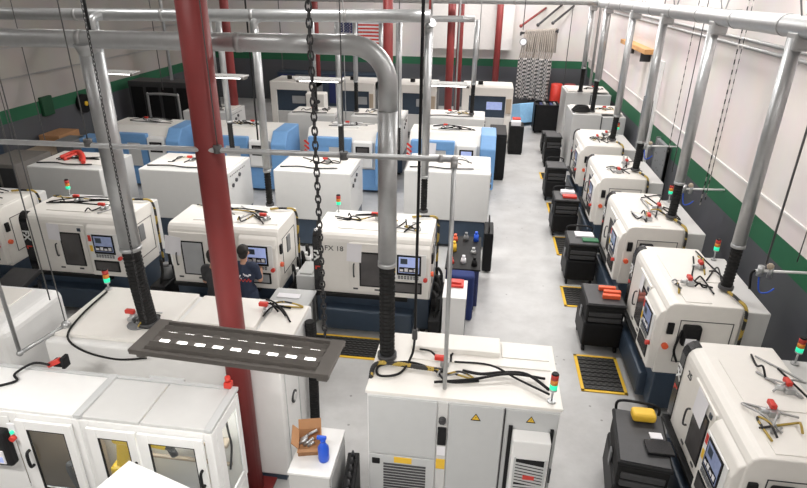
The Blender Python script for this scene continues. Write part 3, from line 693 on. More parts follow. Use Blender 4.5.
bits = (('red', 'redp'), ('white', 'paper'), ('black', 'black'), ('yellow', 'yellow'), ('grey', 'steel'), ('orange', 'orange'), ('dark grey', 'dgrey'), ('blue', 'bluep'))
where = ('front left', 'front centre', 'front right', 'middle left', 'middle right', 'back left', 'back centre', 'back right')
for i, ((cn, m), (x, y)) in enumerate(zip(bits, ((-.36, 10.05), (-.13, 10.1), (.08, 10.0), (-.34, 10.6), (.05, 10.55), (-.34, 11.1), (-.12, 11.15), (.09, 11.15)))):
    h = .06+.03*(i % 4)
    loose('tool_holder', '%s tool holder at the %s of the dark blue cart' % (cn, where[i]), 'tool', MB().cyl((x, y, .94), (x, y, .94+h), .06, .045).cyl((x, y, .94+h), (x, y, 1.0+h), .03), m, 'tool holders on the blue cart')
loose('tool_bag', 'tall blue cloth bag standing before the front end of the dark blue cart', 'bag', MB().box(-.36, .10, 9.50, 9.78, .0, .95, .05, 3), mat('blue_canvas', (.02, .035, .14), .9, noise=.2))
t = thing('tool_rack', 'black tool rack with white tags beside the aisle, right of the blue cart', 'rack', (.36, 11.9, 0))
MB().box(-.10, .10, -.35, .35, .05, .95, .02).build('frame', 'black', t)
for k in range(3): MB().box(.10, .112, -.2, .05, .2+.25*k, .34+.25*k).build('tag', 'paper', t)
MB().tube([(0, -.3, .95), (0, -.32, 1.12), (0, .3, 1.12), (0, .32, .95)], .015, 8).build('handle', 'black', t)
for sy in (-.25, .25): MB().cyl((-.03, sy, .035), (.03, sy, .035), .035).build('caster', 'rubber', t)
# bench left of the middle lathe
t = thing('work_table', 'grey work table with papers left of the middle lathe', 'table', (-3.02, 8.35, 0))
MB().box(-.33, .38, -.30, .30, .86, .90, .008).build('tabletop', 'grey', t)
for sx in (-.28, .33):
    for sy in (-.25, .25): MB().box(sx-.02, sx+.02, sy-.02, sy+.02, 0, .86).build('leg', 'iron', t)
loose('keyboard', 'white keyboard on the grey work table', 'keyboard', MB().box(-3.25, -2.85, 8.30, 8.44, .90, .925, .006), 'paper')
loose('parts_bin', 'grey steel bin standing beside the middle lathe, behind the work table', 'bin', MB().box(-3.12, -2.78, 9.0, 9.6, 0, .98, .015).box(-3.06, -2.84, 9.06, 9.54, .98, 1.01), 'grey')
# coolant pumps and dark clutter beside the lathes of the second row
for i, (x, l) in enumerate(((-5.75, 'grey coolant pump between the two left lathes'), (-3.235, 'white coolant pump right of the lathe with workers'), (-.545, 'black coolant pump right of the middle lathe'))):
    hw = (.15, .11, .10)[i]
    t = thing('coolant_pump', l, 'pump', (x, (9.55, 9.75, 9.15)[i], 0), 0, 'coolant pumps beside the lathes')
    MB().box(-hw, hw, -.75, .7, .0, .62, .02).build('tank', 'black', t)
    for q in range(2): MB().cyl((0, -.35+.7*q, .62), (0, -.35+.7*q, .86), hw*.7).cyl((0, -.35+.7*q, .86), (0, -.35+.7*q, .92), hw*.4).build('motor', ('dgrey', 'white', 'black')[i], t)
    for q in range(4): MB().tube([(0, -.6+.3*q, .6), (.04, -.55+.3*q, .85+.08*(q % 2)), (-.05, -.40+.3*q, 1.0), (-.06, -.35+.3*q, .65)], .026, 8).build('hose', 'rubber', t)
t = thing('tool_rack', 'low black rack on the floor between the front cabinet and small white cabinet', 'rack', (-1.19, 4.75, 0), .1)
MB().box(-.07, .07, -.45, .45, .05, .70, .01).build('frame', 'black', t)
for k in range(8): MB().cyl((0, -.4+.11*k, .70), (0, -.4+.11*k, .80), .03, .012, 8).build('holder', 'iron', t)
for sy in (-.35, .35): MB().cyl((-.03, sy, .03), (.03, sy, .03), .03).build('caster', 'rubber', t)

# ------------------------------------------------------------------ far aisle
def dark_cabinet(label, x0, x1, y0, y1, h, m='black'):
    t = thing('storage_cabinet', label, 'cabinet', ((x0+x1)/2, (y0+y1)/2, 0), 0, 'black cabinets at the left of the aisle'); a = (x1-x0)/2; b = (y1-y0)/2
    MB().box(-a, a, -b, b, .06, h, .02).build('body', m, t)
    MB().box(-a+.02, a-.02, -b+.02, b-.02, 0, .06).build('plinth', 'rubber', t)
    for s in (-1, 1): MB().box(min(s*.01, s*(a-.02)), max(s*.01, s*(a-.02)), -b-.012, -b, .12, h-.08, .004).build('door', 'rubber', t)
dark_cabinet('tall black cabinet at the left of the aisle beside the blue machine', .36, .88, 18.2, 19.6, 1.5)
dark_cabinet('black cabinet at the end of the aisle, before the hanging hoses', 1.1, 1.62, 21.4, 22.2, 1.05)
loose('parts_box', 'white carton on the black cabinet at the aisle end', 'box', MB().box(1.15, 1.5, 21.5, 21.8, 1.05, 1.2, .01), 'paper')
loose('parts_box', 'red carton on the black cabinet at the aisle end', 'box', MB().box(1.2, 1.5, 21.85, 22.1, 1.05, 1.25, .01), 'redp')
t = thing('tool_rack', 'black wheeled rack crossing the far aisle before the grey cabinets', 'rack', (2.75, 25.4, 0))
MB().box(-.5, .5, -.5, -.45, .1, 1.2).box(-.5, .5, .45, .5, .1, 1.2).box(-.5, -.45, -.5, .5, .1, 1.2).box(.45, .5, -.5, .5, .1, 1.2).build('frame', 'black', t)
for z in (.25, .6, .95): MB().box(-.47, .47, -.47, .47, z, z+.05).build('shelf', 'iron', t)
for k in range(6): MB().box(-.42+.14*k, -.32+.14*k, -.3, .3, 1.0, 1.14+.03*(k % 3), .01).build('drawer_bin', ('black', 'bluecart', 'dgrey')[k % 3], t)
for sx in (-.4, .4):
    for sy in (-.4, .4): MB().cyl((sx-.02, sy, .05), (sx+.02, sy, .05), .05).build('caster', 'rubber', t)
tool_cart('black tool cart nearest the tall grey cabinet at the far right', 2.55, 20.3, 0, 1.1, .55, .7, False)
tool_cart('short black tool cart in front of the far black rack', 2.6, 21.9, 0, .8, .55, .6, False)

def tall_cabinet(label, x0, x1, y0, y1, h, dark=False):
    t = thing('lathe', label, 'machine', ((x0+x1)/2, (y0+y1)/2, 0), 0, 'tall machines at the far right'); a = (x1-x0)/2; b = (y1-y0)/2
    MB().box(-a, a*.1, -b, b, .1, h, .02).build('hood', 'offwhite', t)
    MB().box(a*.1, a, -b, b, .1, h-.06, .02).build('rear_cabinet', 'grey', t)
    MB().box(-a+.03, a-.03, -b+.03, b-.03, 0, .1).build('plinth', 'navy', t)
    MB().box(-a*.9, a*.9, -b*.8, b*.9, h, h+.03, .01).build('roof_panel', 'cream', t)
    MB().box(a*.08, a*.12, -b-.01, -b, .15, h-.05).build('seam', 'iron', t)
    roof_clutter(t, a*.3, 0, h+.03, 90+int(h*10), a*.5)
    return t
tall_cabinet('tall grey cabinet machine with black hose coil on its roof at the far right', 3.0, 4.7, 19.6, 21.2, 1.95)
tall_cabinet('pale tall cabinet machine farthest back at the right wall', 3.15, 4.8, 22.8, 24.4, 2.1)
o = MB()
for k in range(4): o.ring([(3.3+(.28-.03*k)*math.cos(i*PI/10), 19.95+(.24-.03*k)*math.sin(i*PI/10), 2.02+.04*k) for i in range(21)], [.035]*21, 8)
tag(o.build('hose_coil', 'rubber'), 'black hose coil lying on the tall grey cabinet', 'hose')

# hanging hoses at the aisle end
t = thing('hose_rack', 'wall bar draped with braided black and white hoses at the aisle end', 'rack', (2.3, 28.6, 0), -.12)
MB().cyl((-.75, 0, 3.70), (.95, 0, 3.85), .05).box(-.75, -.68, -.05, .5, 3.60, 3.74).box(.88, .95, -.05, .5, 3.76, 3.90).build('bar', 'iron', t)
g = MB().ring([(-.55, -.2, 3.35), (-.55, -.26, 3.35)], [.17, .17], 24).build('gauge', 'dgrey', t)
MB().ring([(-.55, -.255, 3.35), (-.55, -.27, 3.35)], [.14, .14], 24).build('dial', 'paper', g)
for k in range(16):
    x = -.66+k*.093; b = .9+.05*math.sin(k*1.7)
    top = 3.76+.008*k
    dy = .05*(k % 3)
    xt = -.45+k*.086
    h = MB().tube([(xt+.06, .10, 2.9), (xt+.05, .08, top-.1), (xt, 0, top+.06), (xt-.07, -.08, top-.10), (x+.05, -.10-dy, 3.0), (x, -.10-dy, 2.62)], .036, 8, 6).build('hose', 'palehose', t)
    MB().tube([(x, -.10-dy, 2.64), (x+.02*math.sin(k), -.11-dy, 2.0), (x+.03*math.sin(k*2.), -.09-dy, b+.4), (x+.05*math.sin(k*1.3), -.08-dy, b-.1)], .066, 8, 6).build('braided_sleeve', 'braid', h)
MB().box(-.1, 0, -.09, .1, 0, 3.7).build('stand', 'iron', t)
b = at_z(548, 96, .75)
o = tag(MB().obox(Matrix.Translation((2.25, 26.9, .55)) @ Matrix.Rotation(.55, 4, 'Z') @ Matrix.Rotation(-.25, 4, 'X'), -.85, .85, -.4, .4, -.5, .35, bev=.03).build('plastic_bin', 'paleblue'), 'pale blue plastic bin below the hanging hoses', 'bin')
for i, (px, l) in enumerate(((580, 'red barrel standing by the back wall right of the hoses'), (569, 'dark red drum against the back wall beside the red barrel'))):
    p = at_y((556, 569)[i], 92, 28.6); x = p.x
    loose('barrel', l, 'barrel', MB().ring([(x, 28.6, 0), (x, 28.6, .05), (x, 28.6, .55), (x, 28.6, .58), (x, 28.6, 1.5), (x, 28.6, 1.52)], [.25, .27, .27, .285, .27, .24], 18), 'redp' if i == 0 else 'red')
loose('parts_bin', 'yellow bin on the floor by the back wall beside the barrels', 'bin', MB().box(3.3, 3.7, 27.2, 27.6, 0, .7, .03), 'yellow')
loose('tool_case', 'dark trunk on the floor right of the barrels', 'case', MB().box(4.3, 4.75, 27.9, 28.3, 0, 1.0, .03), 'black')
# wall brackets above the hoses
for i, (a, b, m) in enumerate((((521, 26), (546, 8), 'red'), ((538, 25), (562, 5), 'iron'), ((553, 23), (574, 6), 'iron'))):
    p = at_y(a[0], a[1], 28.6); q = at_y(b[0], b[1], 29.9)
    loose('wall_bracket', ('rust red slanted bracket above the hanging hoses', 'dark slanted bracket above the hanging hoses, middle one', 'dark slanted bracket farthest right above the hoses')[i], 'bracket', MB().cyl(p, q, .05, seg=8).ball(p, .08), m, 'slanted brackets on the back wall')

# ------------------------------------------------------------------ right wall fittings
for i, z in enumerate((4.80, 4.93)):
    loose('conduit_pipe', ('lower grey conduit running along the right wall', 'upper grey conduit running along the right wall')[i], 'pipe', MB().cyl((XR-.04, 3, z), (XR-.04, 28, z), .035, seg=8), 'steel2', 'conduits on the right wall')
t = thing('wall_shelf', 'orange wooden board on brackets high on the right wall', 'shelf', (XR, 20.4, 3.95))
MB().box(-.30, 0, -1.6, 1.9, 0, .14, .01).build('board', 'wood', t)
for y in (-1.2, 1.0): MB().box(-.3, 0, y-.02, y+.02, -.25, 0).build('bracket', 'iron', t)
for i, (y0, y1) in enumerate(((17.8, 18.6), (15.5, 16.6))):
    t = thing('perforated_board', ('perforated grey panel leaning on the right wall behind the fifth lathe', 'perforated grey panel on the right wall nearer the fourth lathe')[i], 'panel', (XR-.08, (y0+y1)/2, 0), 0, 'perforated panels on the right wall')
    MB().box(-.05, .05, -(y1-y0)/2, (y1-y0)/2, .05, 2.75 if i == 0 else 2.0, .01).build('sheet', 'peg', t)
    MB().box(-.06, .06, -(y1-y0)/2, -(y1-y0)/2+.04, 0, 2.78 if i == 0 else 2.03).box(-.06, .06, (y1-y0)/2-.04, (y1-y0)/2, 0, 2.78 if i == 0 else 2.03).build('frame', 'dgrey', t)
for i, (y, z) in enumerate(((8.2, 2.08), (11.9, 2.08), (15.2, 2.10))):
    t = thing('air_drop', ('horizontal air pipe from the right wall behind the second lathe', 'horizontal air pipe from the right wall behind the third lathe', 'horizontal air pipe from the right wall behind the fourth lathe')[i], 'pipe', (0, y, z), 0, 'air drops on the right wall')
    MB().cyl((4.15, 0, 0), (XR, 0, .02), .022, seg=8).build('pipe', 'white', t)
    MB().cyl((4.22, 0, -.08), (4.22, 0, .08), .045).cyl((4.36, 0, -.10), (4.36, 0, .06), .035).build('regulator', 'steel', t)
    MB().tube([(4.15, 0, 0), (4.10, -.02, -.05), (4.12, -.05, -.3), (4.12, -.06, -.36)], .018, 8).build('black_hose', 'black', t)
    MB().tube([(4.22, 0, -.08), (4.25, -.06, -.3), (4.32, -.14, -.28), (4.40, -.15, -.20)], .012, 8).build('blue_hose', 'bluep', t)
    MB().ball((4.34, 0, .08), .05).build('rag', 'beige', t)

# ------------------------------------------------------------------ ducts
def duct(label, group=None): return thing('ventilation_duct', label, 'duct', (0, 0, 0), 0, group)
def drop(t, x, y, ztop, zmid, zend, r=.09, bend=(0, 0)):
    MB().cyl((x, y, ztop), (x, y, zmid), r, seg=18).ring([(x, y, zmid-.02), (x, y, zmid+.03)], [r*1.06]*2, 18).build('drop_pipe', 'steel', t)
    MB().flex([(x, y, zmid), (x+bend[0]*.3, y+bend[1]*.3, (zmid+zend)/2), (x+bend[0], y+bend[1], zend)], r*.92, .05, 14).build('flexible_hose', 'rubber', t)
    MB().cyl((x+bend[0], y+bend[1], zend), (x+bend[0], y+bend[1], zend+.05), r*1.15, seg=18).build('collar', 'iron', t)
def main(t, pts, r, m='steel', seams=None):
    q = spline(pts, 8) if len(pts) > 2 else [V(p) for p in pts]
    MB().ring(q, [r]*len(q), 18).build('main_pipe', m, t)
    P = resample(q, 1.6)
    for a, c in zip(P[1:-1], P[2:]):
        d = (c-a).normalized(); MB().ring([a-d*.03, a+d*.03], [r*1.05]*2, 18).build('joint_band', 'steel2', t)
# front duct with elbow
t = duct('thick silver duct bending down onto the bottom centre cabinet')
main(t, [(-13.5, 5.5, 5.28), (-6, 5.5, 5.31), (-1.6, 5.5, 5.34)], .085)
el = [(-1.6, 5.5, 5.34)]+[(-1.22+.34*math.sin(a*PI/16), 5.5, 5.0+.34*math.cos(a*PI/16)) for a in range(9)]+[(-.88, 5.5, 4.7)]
MB().ring(el, [.092]*len(el), 18).build('elbow', 'steel', t)
drop(t, -.88, 5.5, 4.75, 3.12, 1.92, .098)
MB().cyl((-3.87, 5.5, 5.31), (-3.87, 5.56, 5.16), .12, .10).build('tee', 'steel', t)
drop(t, -3.87, 5.56, 5.2, 3.05, 1.94, .115, (-.05, .15))
# second duct over the facing lathes
t = duct('long silver duct crossing above the lathes of the second row')
main(t, [(-13.5, 10.0, 5.20), (-7, 10.0, 5.26), (-.9, 10.0, 5.36)], .10)
for x, y in ((-6.65, 9.75), (-3.86, 9.95), (-.93, 10.1)): 
    MB().tube([(x+.06, 10.0, 5.26), (x, y, 5.20), (x, y, 5.0)], .07, 14).build('branch', 'steel', t)
    drop(t, x, y, 5.1, 2.62, 1.93, .07)
# third duct
t = duct('silver duct above the third row ending in an elbow by the aisle')
main(t, [(-13.5, 13.7, 5.0), (-6, 13.7, 5.05), (-1.92, 13.7, 5.1)], .10)
for x, y in ((-9.0, 13.3), (-6.0, 13.3), (-3.3, 13.5), (-1.92, 13.6)): drop(t, x, y, 5.1, 2.7, 1.95, .07)
t = duct('thin far duct with drops onto the fifth row machines')
main(t, [(-13.5, 18.3, 4.75), (-6, 18.3, 4.78), (-.35, 18.4, 4.85)], .09, 'steel2')
for x, y in ((-8.6, 18.4), (-5.3, 18.4), (-4.0, 18.6), (-3.2, 18.7), (-.28, 18.9)): drop(t, x, y, 4.8, 2.9, 1.95, .075)
# right duct along the right row
t = duct('large silver duct along the right wall with drops onto each lathe')
main(t, [(3.72, 3.5, 5.50), (3.72, 14, 5.36), (3.72, 24, 5.2)], .13)
for i, (y, z) in enumerate(((5.25, 5.45), (7.85, 5.42), (10.6, 5.38), (13.55, 5.35), (16.35, 5.3), (19.9, 5.25), (22.8, 5.2))):
    MB().box(3.60, 3.84, y-.13, y+.13, z-.24, z-.02, .03).build('saddle', 'steel2', t)
    drop(t, 3.66 if i else 3.9, y, z-.1, 2.60 if i < 5 else 3.0, 1.94 if i < 5 else 1.99+.15*(i-5), .088, (-.02, -.02))
for i in range(5):
    y = 5.3+i*2.6; 
    MB().cyl((3.72, y, 5.5-.014*(y-3.5)), (3.3, y+.5, ZC), .012, seg=6).cyl((3.72, y, 5.5-.014*(y-3.5)), (4.2, y+.5, ZC), .012, seg=6).build('hanger_strut', 'steel2', t)
t = duct('thick beige pipe crossing high over the far machines')
main(t, [(-13.5, 21.5, 5.25), (-2, 21.5, 5.28), (3.6, 21.5, 5.32)], .14, 'steel2')

# thin compressed air line with the drop to the front cabinet
t = thing('air_pipe', 'thin steel air pipe crossing the picture and dropping to the front cabinet', 'pipe', (0, 0, 0))
MB().cyl((-13, 5.0, 4.30), (-.22, 5.0, 4.45), .026, seg=10).build('header', 'steel', t)
MB().ball((-.20, 4.99, 4.45), .035).cyl((-.30, 5.0, 4.45), (-.34, 5.0, 4.45), .034).cyl((-.20, 4.99, 4.45), (-.20, 4.98, 4.38), .032).build('elbow', 'steel2', t)
MB().cyl((-.20, 4.99, 4.42), (-.18, 5.02, 1.92), .022, seg=10).build('drop_pipe', 'steel', t)
for x in (-1.2, -2.4, -3.7, -5.0): MB().cyl((x, 5.0, 4.40), (x, 5.0, 4.47), .04).cyl((x, 5.0, 4.45), (x, 5.0, ZC), .006, seg=6).build('hanger_rod', 'wire', t)
# branch at far left
t = thing('air_pipe', 'short steel air pipe hanging over the left white machine', 'pipe', (0, 0, 0))
a = at_y(20, 353, 5.0); b = at_y(66, 325, 5.5)
MB().cyl(a, b, .025, seg=10).ball(b, .06).ball(a, .04).build('pipe', 'steel', t)
MB().cyl((a.x, a.y, a.z), (a.x, a.y, ZC), .022, seg=8).build('riser', 'steel', t)
MB().cyl((b.x, b.y, b.z), (b.x, b.y, ZC), .007, seg=6).build('hanger_rod', 'wire', t)
MB().tube([b, b+V((.02, -.04, -.25)), b+V((.25, -.1, -.45)), b+V((.75, -.02, -.35))], .018, 8).build('hose', 'rubber', t)

# ------------------------------------------------------------------ hanging cords and chains
def cord(label, px, py, Y, r=.012, z1=ZC, m='wire', name='hanging_cable', cat='cable', z0=None):
    p = at_y(px, py, Y); z = p.z if z0 is None else z0
    return loose(name, label, cat, MB().cyl((p.x, p.y, z), (p.x, p.y, z1), r, seg=7), m, 'hanging cords and rods')
def chain(label, px, py, Y, r=.018, pitch=.05, z1=ZC):
    p = at_y(px, py, Y); b = MB(); z = p.z; k = 0
    while z < z1:
        h = pitch*.72; pts = []
        for i in range(9):
            a = 2*PI*i/8; u = r*math.cos(a); w = h*math.sin(a)
            pts.append((p.x+(u if k % 2 else 0), p.y+(0 if k % 2 else u), z+w+h*.5))
        b.ring(pts, [r*.34]*9, 5, cap=False); z += pitch; k += 1
    return loose('hanging_chain', label, 'chain', b, 'iron', 'lamp chains')
chain('black chain holding the right end of the nearest lamp', 325, 335, 2.62, .013, .034)
chain('dark chain holding the left end of the nearest lamp', 146, 322, 2.62, .006, .02)
cord('thick black power cord hanging left of the red column', 147, 318, 5.9, .018, m='black', z0=1.93)
t = thing('power_cable', 'black power cord hanging to a plug and looping on the front cabinet roof', 'cord', (0, 0, 0))
p = at_y(415, 330, 5.55)
MB().cyl((p.x, p.y, 2.28), (p.x, p.y, ZC), .016, seg=8).build('upper_cord', 'black', t)
MB().box(p.x-.03, p.x+.03, p.y-.03, p.y+.03, 2.16, 2.30, .012).build('plug', 'iron', t)
MB().tube([(p.x, p.y, 2.16), (p.x-.02, p.y-.1, 2.0), (p.x-.12, p.y-.35, 1.93), (p.x-.34, p.y-.42, 1.925), (p.x-.36, p.y-.25, 1.93), (p.x-.05, p.y-.15, 1.94), (p.x+.25, p.y-.25, 1.94), (p.x+.42, p.y-.42, 1.93), (p.x+.75, p.y-.36, 1.93)], .014, 8, 8).build('loop', 'black', t)
L = [('thin wire nearest the left edge of the picture', 13, 140, 9.0, .008), ('thin wire second from the left edge, over the grey machine', 50, 300, 5.6, .008),
     ('thin wire third from the left edge, beside the far wall stripe', 45, 140, 9.2, .008), ('thin rod left of the red column over the second row', 122, 205, 9.4, .012),
     ('pale rod beside the chain over the blue machines', 346, 120, 15.5, .012), ('thin wire right of the front duct', 398, 150, 12.0, .01),
     ('pale thin pipe drop right of the black power cord', 455, 110, 20., .03), ('thin rod left of the aisle by the far portal machine', 430, 75, 19., .03),
     ('black strap hanging behind the second right hand lathe', 766, 264, 8.2, .016), ('thin wire hanging at the right edge by the wall', 797, 262, 8.3, .008),
     ('dotted wire hanging over the third right hand lathe', 700, 205, 11.2, .011), ('black wire hanging just right of the dotted wire', 705, 200, 11.3, .008),
     ('black wire over the fourth right hand lathe', 672, 172, 14.2, .011), ('dotted wire over the fourth right hand lathe', 668, 152, 14.4, .009),
     ('black wire hanging before the wooden wall board', 647, 100, 17.8, .016), ('thin wire hanging before the aisle hoses', 563, 88, 26., .016),
     ('twin pale pipe left over the far grey cabinets', 590, 85, 23., .05), ('twin pale pipe right over the far grey cabinets', 600, 80, 23.2, .05)]
for l, x, y, Y, r in L:
    cord(l, x, y, Y, r, m='steel2' if ('pale' in l or 'rod' in l) else ('wire' if 'dotted' not in l else 'braid'))
# extra wires near the duct over the red column
for i, (x, y, Y) in enumerate(((258, 140, 12.8), (283, 70, 19.), (172, 80, 17.), (163, 90, 19.), (478, 60, 21), (523, 30, 21))):
    cord(('black cord just right of the red column', 'thin wire above the portal machine at left', 'pale pipe beside the dark store at the back', 'thin wire before the dark store at the back', 'thin rod beside the far duct by the aisle', 'thin rod above the hanging hoses')[i], x, y, Y, (.02, .015, .05, .015, .015, .015)[i], m=('black', 'wire', 'steel2', 'wire', 'steel2', 'wire')[i])

# ------------------------------------------------------------------ red columns
COLS = [(-2.53, 5.1, .135, 'nearest red steel column, crossing the picture left of centre'), (-8.32, 19.0, .14, 'far red column just right of the near one, before the back wall'),
        (-7.33, 26.0, .14, 'far red column behind the long chain'), (-1.23, 22.0, .14, 'red column left of the aisle beside the far portal machine'),
        (-2.71, 17.0, .14, 'red column right of the flag'), (.58, 28.6, .15, 'red column before the white bulkhead by the aisle'), (-1.05, 25.5, .13, 'thin red column behind the strip lamp near the back wall'), (-1.8, 19.9, .06, 'slim red pipe next to the thick vertical duct')]
for i, (x, y, r, l) in enumerate(COLS):
    t = thing('steel_column', l, 'column', (x, y, 0), 0, 'red steel columns')
    MB().cyl((0, 0, .02), (0, 0, ZC), r, seg=20).build('shaft', 'red', t)
    MB().box(-.25, .25, -.25, .25, 0, .025, .005).build('base_plate', 'red', t)

# ------------------------------------------------------------------ hanging lamps
def lamp(label, x, y, z, w, d, rz=0., power=60, m='lampmetal'):
    t = thing('hanging_lamp', label, 'lamp', (x, y, z), rz, 'hanging fluorescent lamps')
    h = w/2; k = d/2
    # reflector sheet with slots between its ridges
    b = MB()
    b.box(-h, -h+.08, -k, k, -.004, .012, .004).box(h-.08, h, -k, k, -.004, .012, .004).box(-h+.002, h-.002, -k+.002, -k+.025, -.02, .010, .003).box(-h+.002, h-.002, k-.025, k-.002, -.02, .010, .003)
    rows = [(-k+.03, -k*.68), (-k*.645, -k*.24), (-k*.06, k*.36), (k*.40, k*.68), (k*.715, k-.03)]
    for a, c in rows: b.prism([(a, .0), ((a+c)/2, .022), (c, .0), (c, -.004), ((a+c)/2, .016), (a, -.004)], -h+.08, h-.08)
    n = 9
    for i in range(n+1):
        x0 = -h+.09+(w-.18)*i/n; b.box(x0-.022, x0+.022, -k+.02, k-.02, -.003, .006)
    b.build('reflector', m, t)
    for i, yy in enumerate((-k*.69, -k*.16, k*.33, k*.69)):
        MB().cyl((-h+.08, yy+.022, -.03), (h-.08, yy+.022, -.03), .016, seg=10).build('fluorescent_tube', 'tube', t)
    for sx in (-1, 1): MB().box(sx*(h-.05)-.03, sx*(h-.05)+.03, -k*.8, k*.8, -.06, 0, .006).build('end_cap', 'lampmetal', t)
    li = bpy.data.lights.new('lamp_light', 'AREA'); li.shape = 'RECTANGLE'; li.size = w*.9; li.size_y = d*.8; li.energy = power; li.color = (1, .97, .93)
    o = bpy.data.objects.new('lamp_light', li); C.objects.link(o); o.parent = t; o.location = (0, 0, -.065)
lamp('dark fluorescent lamp seen from above, hanging over the big white machine', -1.23, 2.52, 4.05, 1.13, .32, -.05, 115)
lamp('fluorescent lamp hanging left of the picture over the robot guard', -4.9, 2.5, 4.05, 1.13, .32, 0, 100)
for i, (x, l) in enumerate(((-7.56, 'far hanging lamp at the left, before the grey left wall'), (-5.2, 'far hanging lamp just right of the red column'), (-3.2, 'far hanging lamp beside the long chain'), (-.70, 'far strip lamp near the slim red pipe'))):
    lamp(l, x, 11.5, 4.07, .95, .30, 0, 55, 'offwhite')

# unseen lamps added under the ceiling as the main soft fill
for ix, x in enumerate((-11, -7, -3, 1, 3.6)):
    for iy, y in enumerate((-1.5, 4, 9.5, 15, 20.5, 26.5)):
        t = thing('fill_lamp', 'added soft fill lamp under the ceiling, in column %s and row %s of its grid' % (('left', 'second', 'third', 'fourth', 'right')[ix], ('front', 'second', 'third', 'fourth', 'fifth', 'back')[iy]), 'lamp', (x, y, ZC-.12), 0, 'added fill lamps')
        MB().box(-.65, .65, -.16, .16, 0, .12, .01).build('housing', 'white', t)
        MB().box(-.62, .62, -.13, .13, -.015, 0).build('diffuser', 'tube', t)
        li = bpy.data.lights.new('fill_light', 'AREA'); li.shape = 'RECTANGLE'; li.size = 1.24; li.size_y = .3
        li.energy = (14, 40, 92, 150, 130)[ix]*(.55 if y > 12 and ix < 2 else .14 if (y < 6 and ix < 4) else .6 if (y < 6) else 1.45 if (y > 18 and ix > 1) else 1); li.color = (1, .975, .95)
        o = bpy.data.objects.new('fill_light', li); C.objects.link(o); o.parent = t; o.location = (0, 0, -.03)

# ------------------------------------------------------------------ flag
t = thing('flag', 'red white and blue flag with stars hung high before the back wall', 'flag', (-4.1, 20.3, 0))
W0, W1, Z0, Z1 = -.85, .85, 3.88, 4.62
b = MB(); wv = lambda x: .04*math.sin(x*6)
def strip(mb, x0, x1, z0, z1, off=0., n=16):
    for i in range(n):
        a = x0+(x1-x0)*i/n; c = x0+(x1-x0)*(i+1)/n
        mb.box(a, c+.0005, wv((a+c)/2)-off, wv((a+c)/2)+.012-off, z0, z1)
sh = (Z1-Z0)/13
for i in range(13):
    r_ = MB(); strip(r_, W0, W1, Z1-(i+1)*sh, Z1-i*sh); r_.build('red_stripe' if i % 2 == 0 else 'white_stripe', 'redp' if i % 2 == 0 else 'paper', t)
cn = MB(); strip(cn, W0-.01, W0+.70, Z1-7*sh-.003, Z1+.005, .012); cn.build('canton', mat('flag_blue', (.02, .03, .11), .8), t)
st = MB()
for r in range(9):
    for c in range(6 if r % 2 == 0 else 5):
        x = W0+.06+(c+(.5 if r % 2 else 0))*.115; z = Z1-.035-r*.042; y = wv(x)-.03
        pts = [(x+(.018 if k % 2 == 0 else .008)*math.sin(k*PI/5), y, z+(.018 if k % 2 == 0 else .008)*math.cos(k*PI/5)) for k in range(10)]
        st.add(pts+[(p[0], p[1]+.006, p[2]) for p in pts], [tuple(range(10)), tuple(range(19, 9, -1))])
st.build('stars', 'paper', t)
MB().cyl((W0-.05, 0, Z1+.02), (W1+.05, 0, Z1+.02), .015).cyl((W0, 0, Z1), (W0, 0, ZC), .006, seg=6).cyl((W1, 0, Z1), (W1, 0, ZC), .006, seg=6).build('hanging_rod', 'wire', t)

# ------------------------------------------------------------------ left wall furniture
t = thing('storage_rack', 'dark store rack beside a bent handrail at the back left', 'rack', (-12.2, 21.2, 0))
MB().box(-1.3, 1.35, 0, .9, .0, 2.2, .02).build('cabinet', 'iron', t)
for k in range(4): MB().box(-1.2+.62*k, -.7+.62*k, -.02, 0, .2, 2.0, .01).build('door', 'black', t)
MB().tube([(-.2, -.6, 0), (-.2, -.6, 1.7), (-.1, -.6, 1.85), (.9, -.6, 1.85), (1.0, -.6, 1.7), (1.0, -.6, 0)], .045, 10).build('handrail', 'steel', t)
t = thing('work_bench', 'beige bench against the left wall below the green stripe', 'bench', (-13.4, 16.8, 0), 0)
MB().box(-.55, .5, -1.1, 1.1, .84, .9, .01).build('bench_top', 'beige', t)
for sx in (-.45, .4):
    for sy in (-1.0, 1.0): MB().box(sx-.03, sx+.03, sy-.03, sy+.03, 0, .84).build('leg', 'iron', t)
loose('parts_box', 'beige carton on the bench by the left wall', 'box', MB().box(-13.8, -13.1, 16.4, 17.4, .9, 1.25, .02), 'card')
t = thing('wall_fan', 'dark round fan on the left wall stripe', 'fan', (XL+.12, 19.0, 1.75))
MB().ring([(-.1, 0, 0), (.05, 0, 0)], [.32, .32], 24).build('housing', 'black', t)
MB().cyl((.05, 0, 0), (.10, 0, 0), .08).build('hub', 'yellow', t)
loose('wall_speaker', 'dark green square box on the left wall stripe', 'box', MB().box(XL, XL+.12, 17.0, 17.5, 1.7, 2.3, .02), mat('dark_green_paint', (.01, .07, .03), .6))
loose('wall_cabinet', 'dark green box on the left wall nearer the left edge', 'box', MB().box(XL, XL+.15, 14.6, 15.0, 1.0, 2.1, .02), 'navy')
t = thing('storage_rack', 'tall brown store rack at the far left behind the machines', 'rack', (-12.7, 14.2, 0))
MB().box(-.6, .5, -.8, .6, 0, 1.25, .02).build('cabinet', 'brownwall', t)
for k in range(2): MB().box(-.5+.52*k, -.05+.52*k, -.82, -.8, .1, 1.15, .008).build('door', 'iron', t)
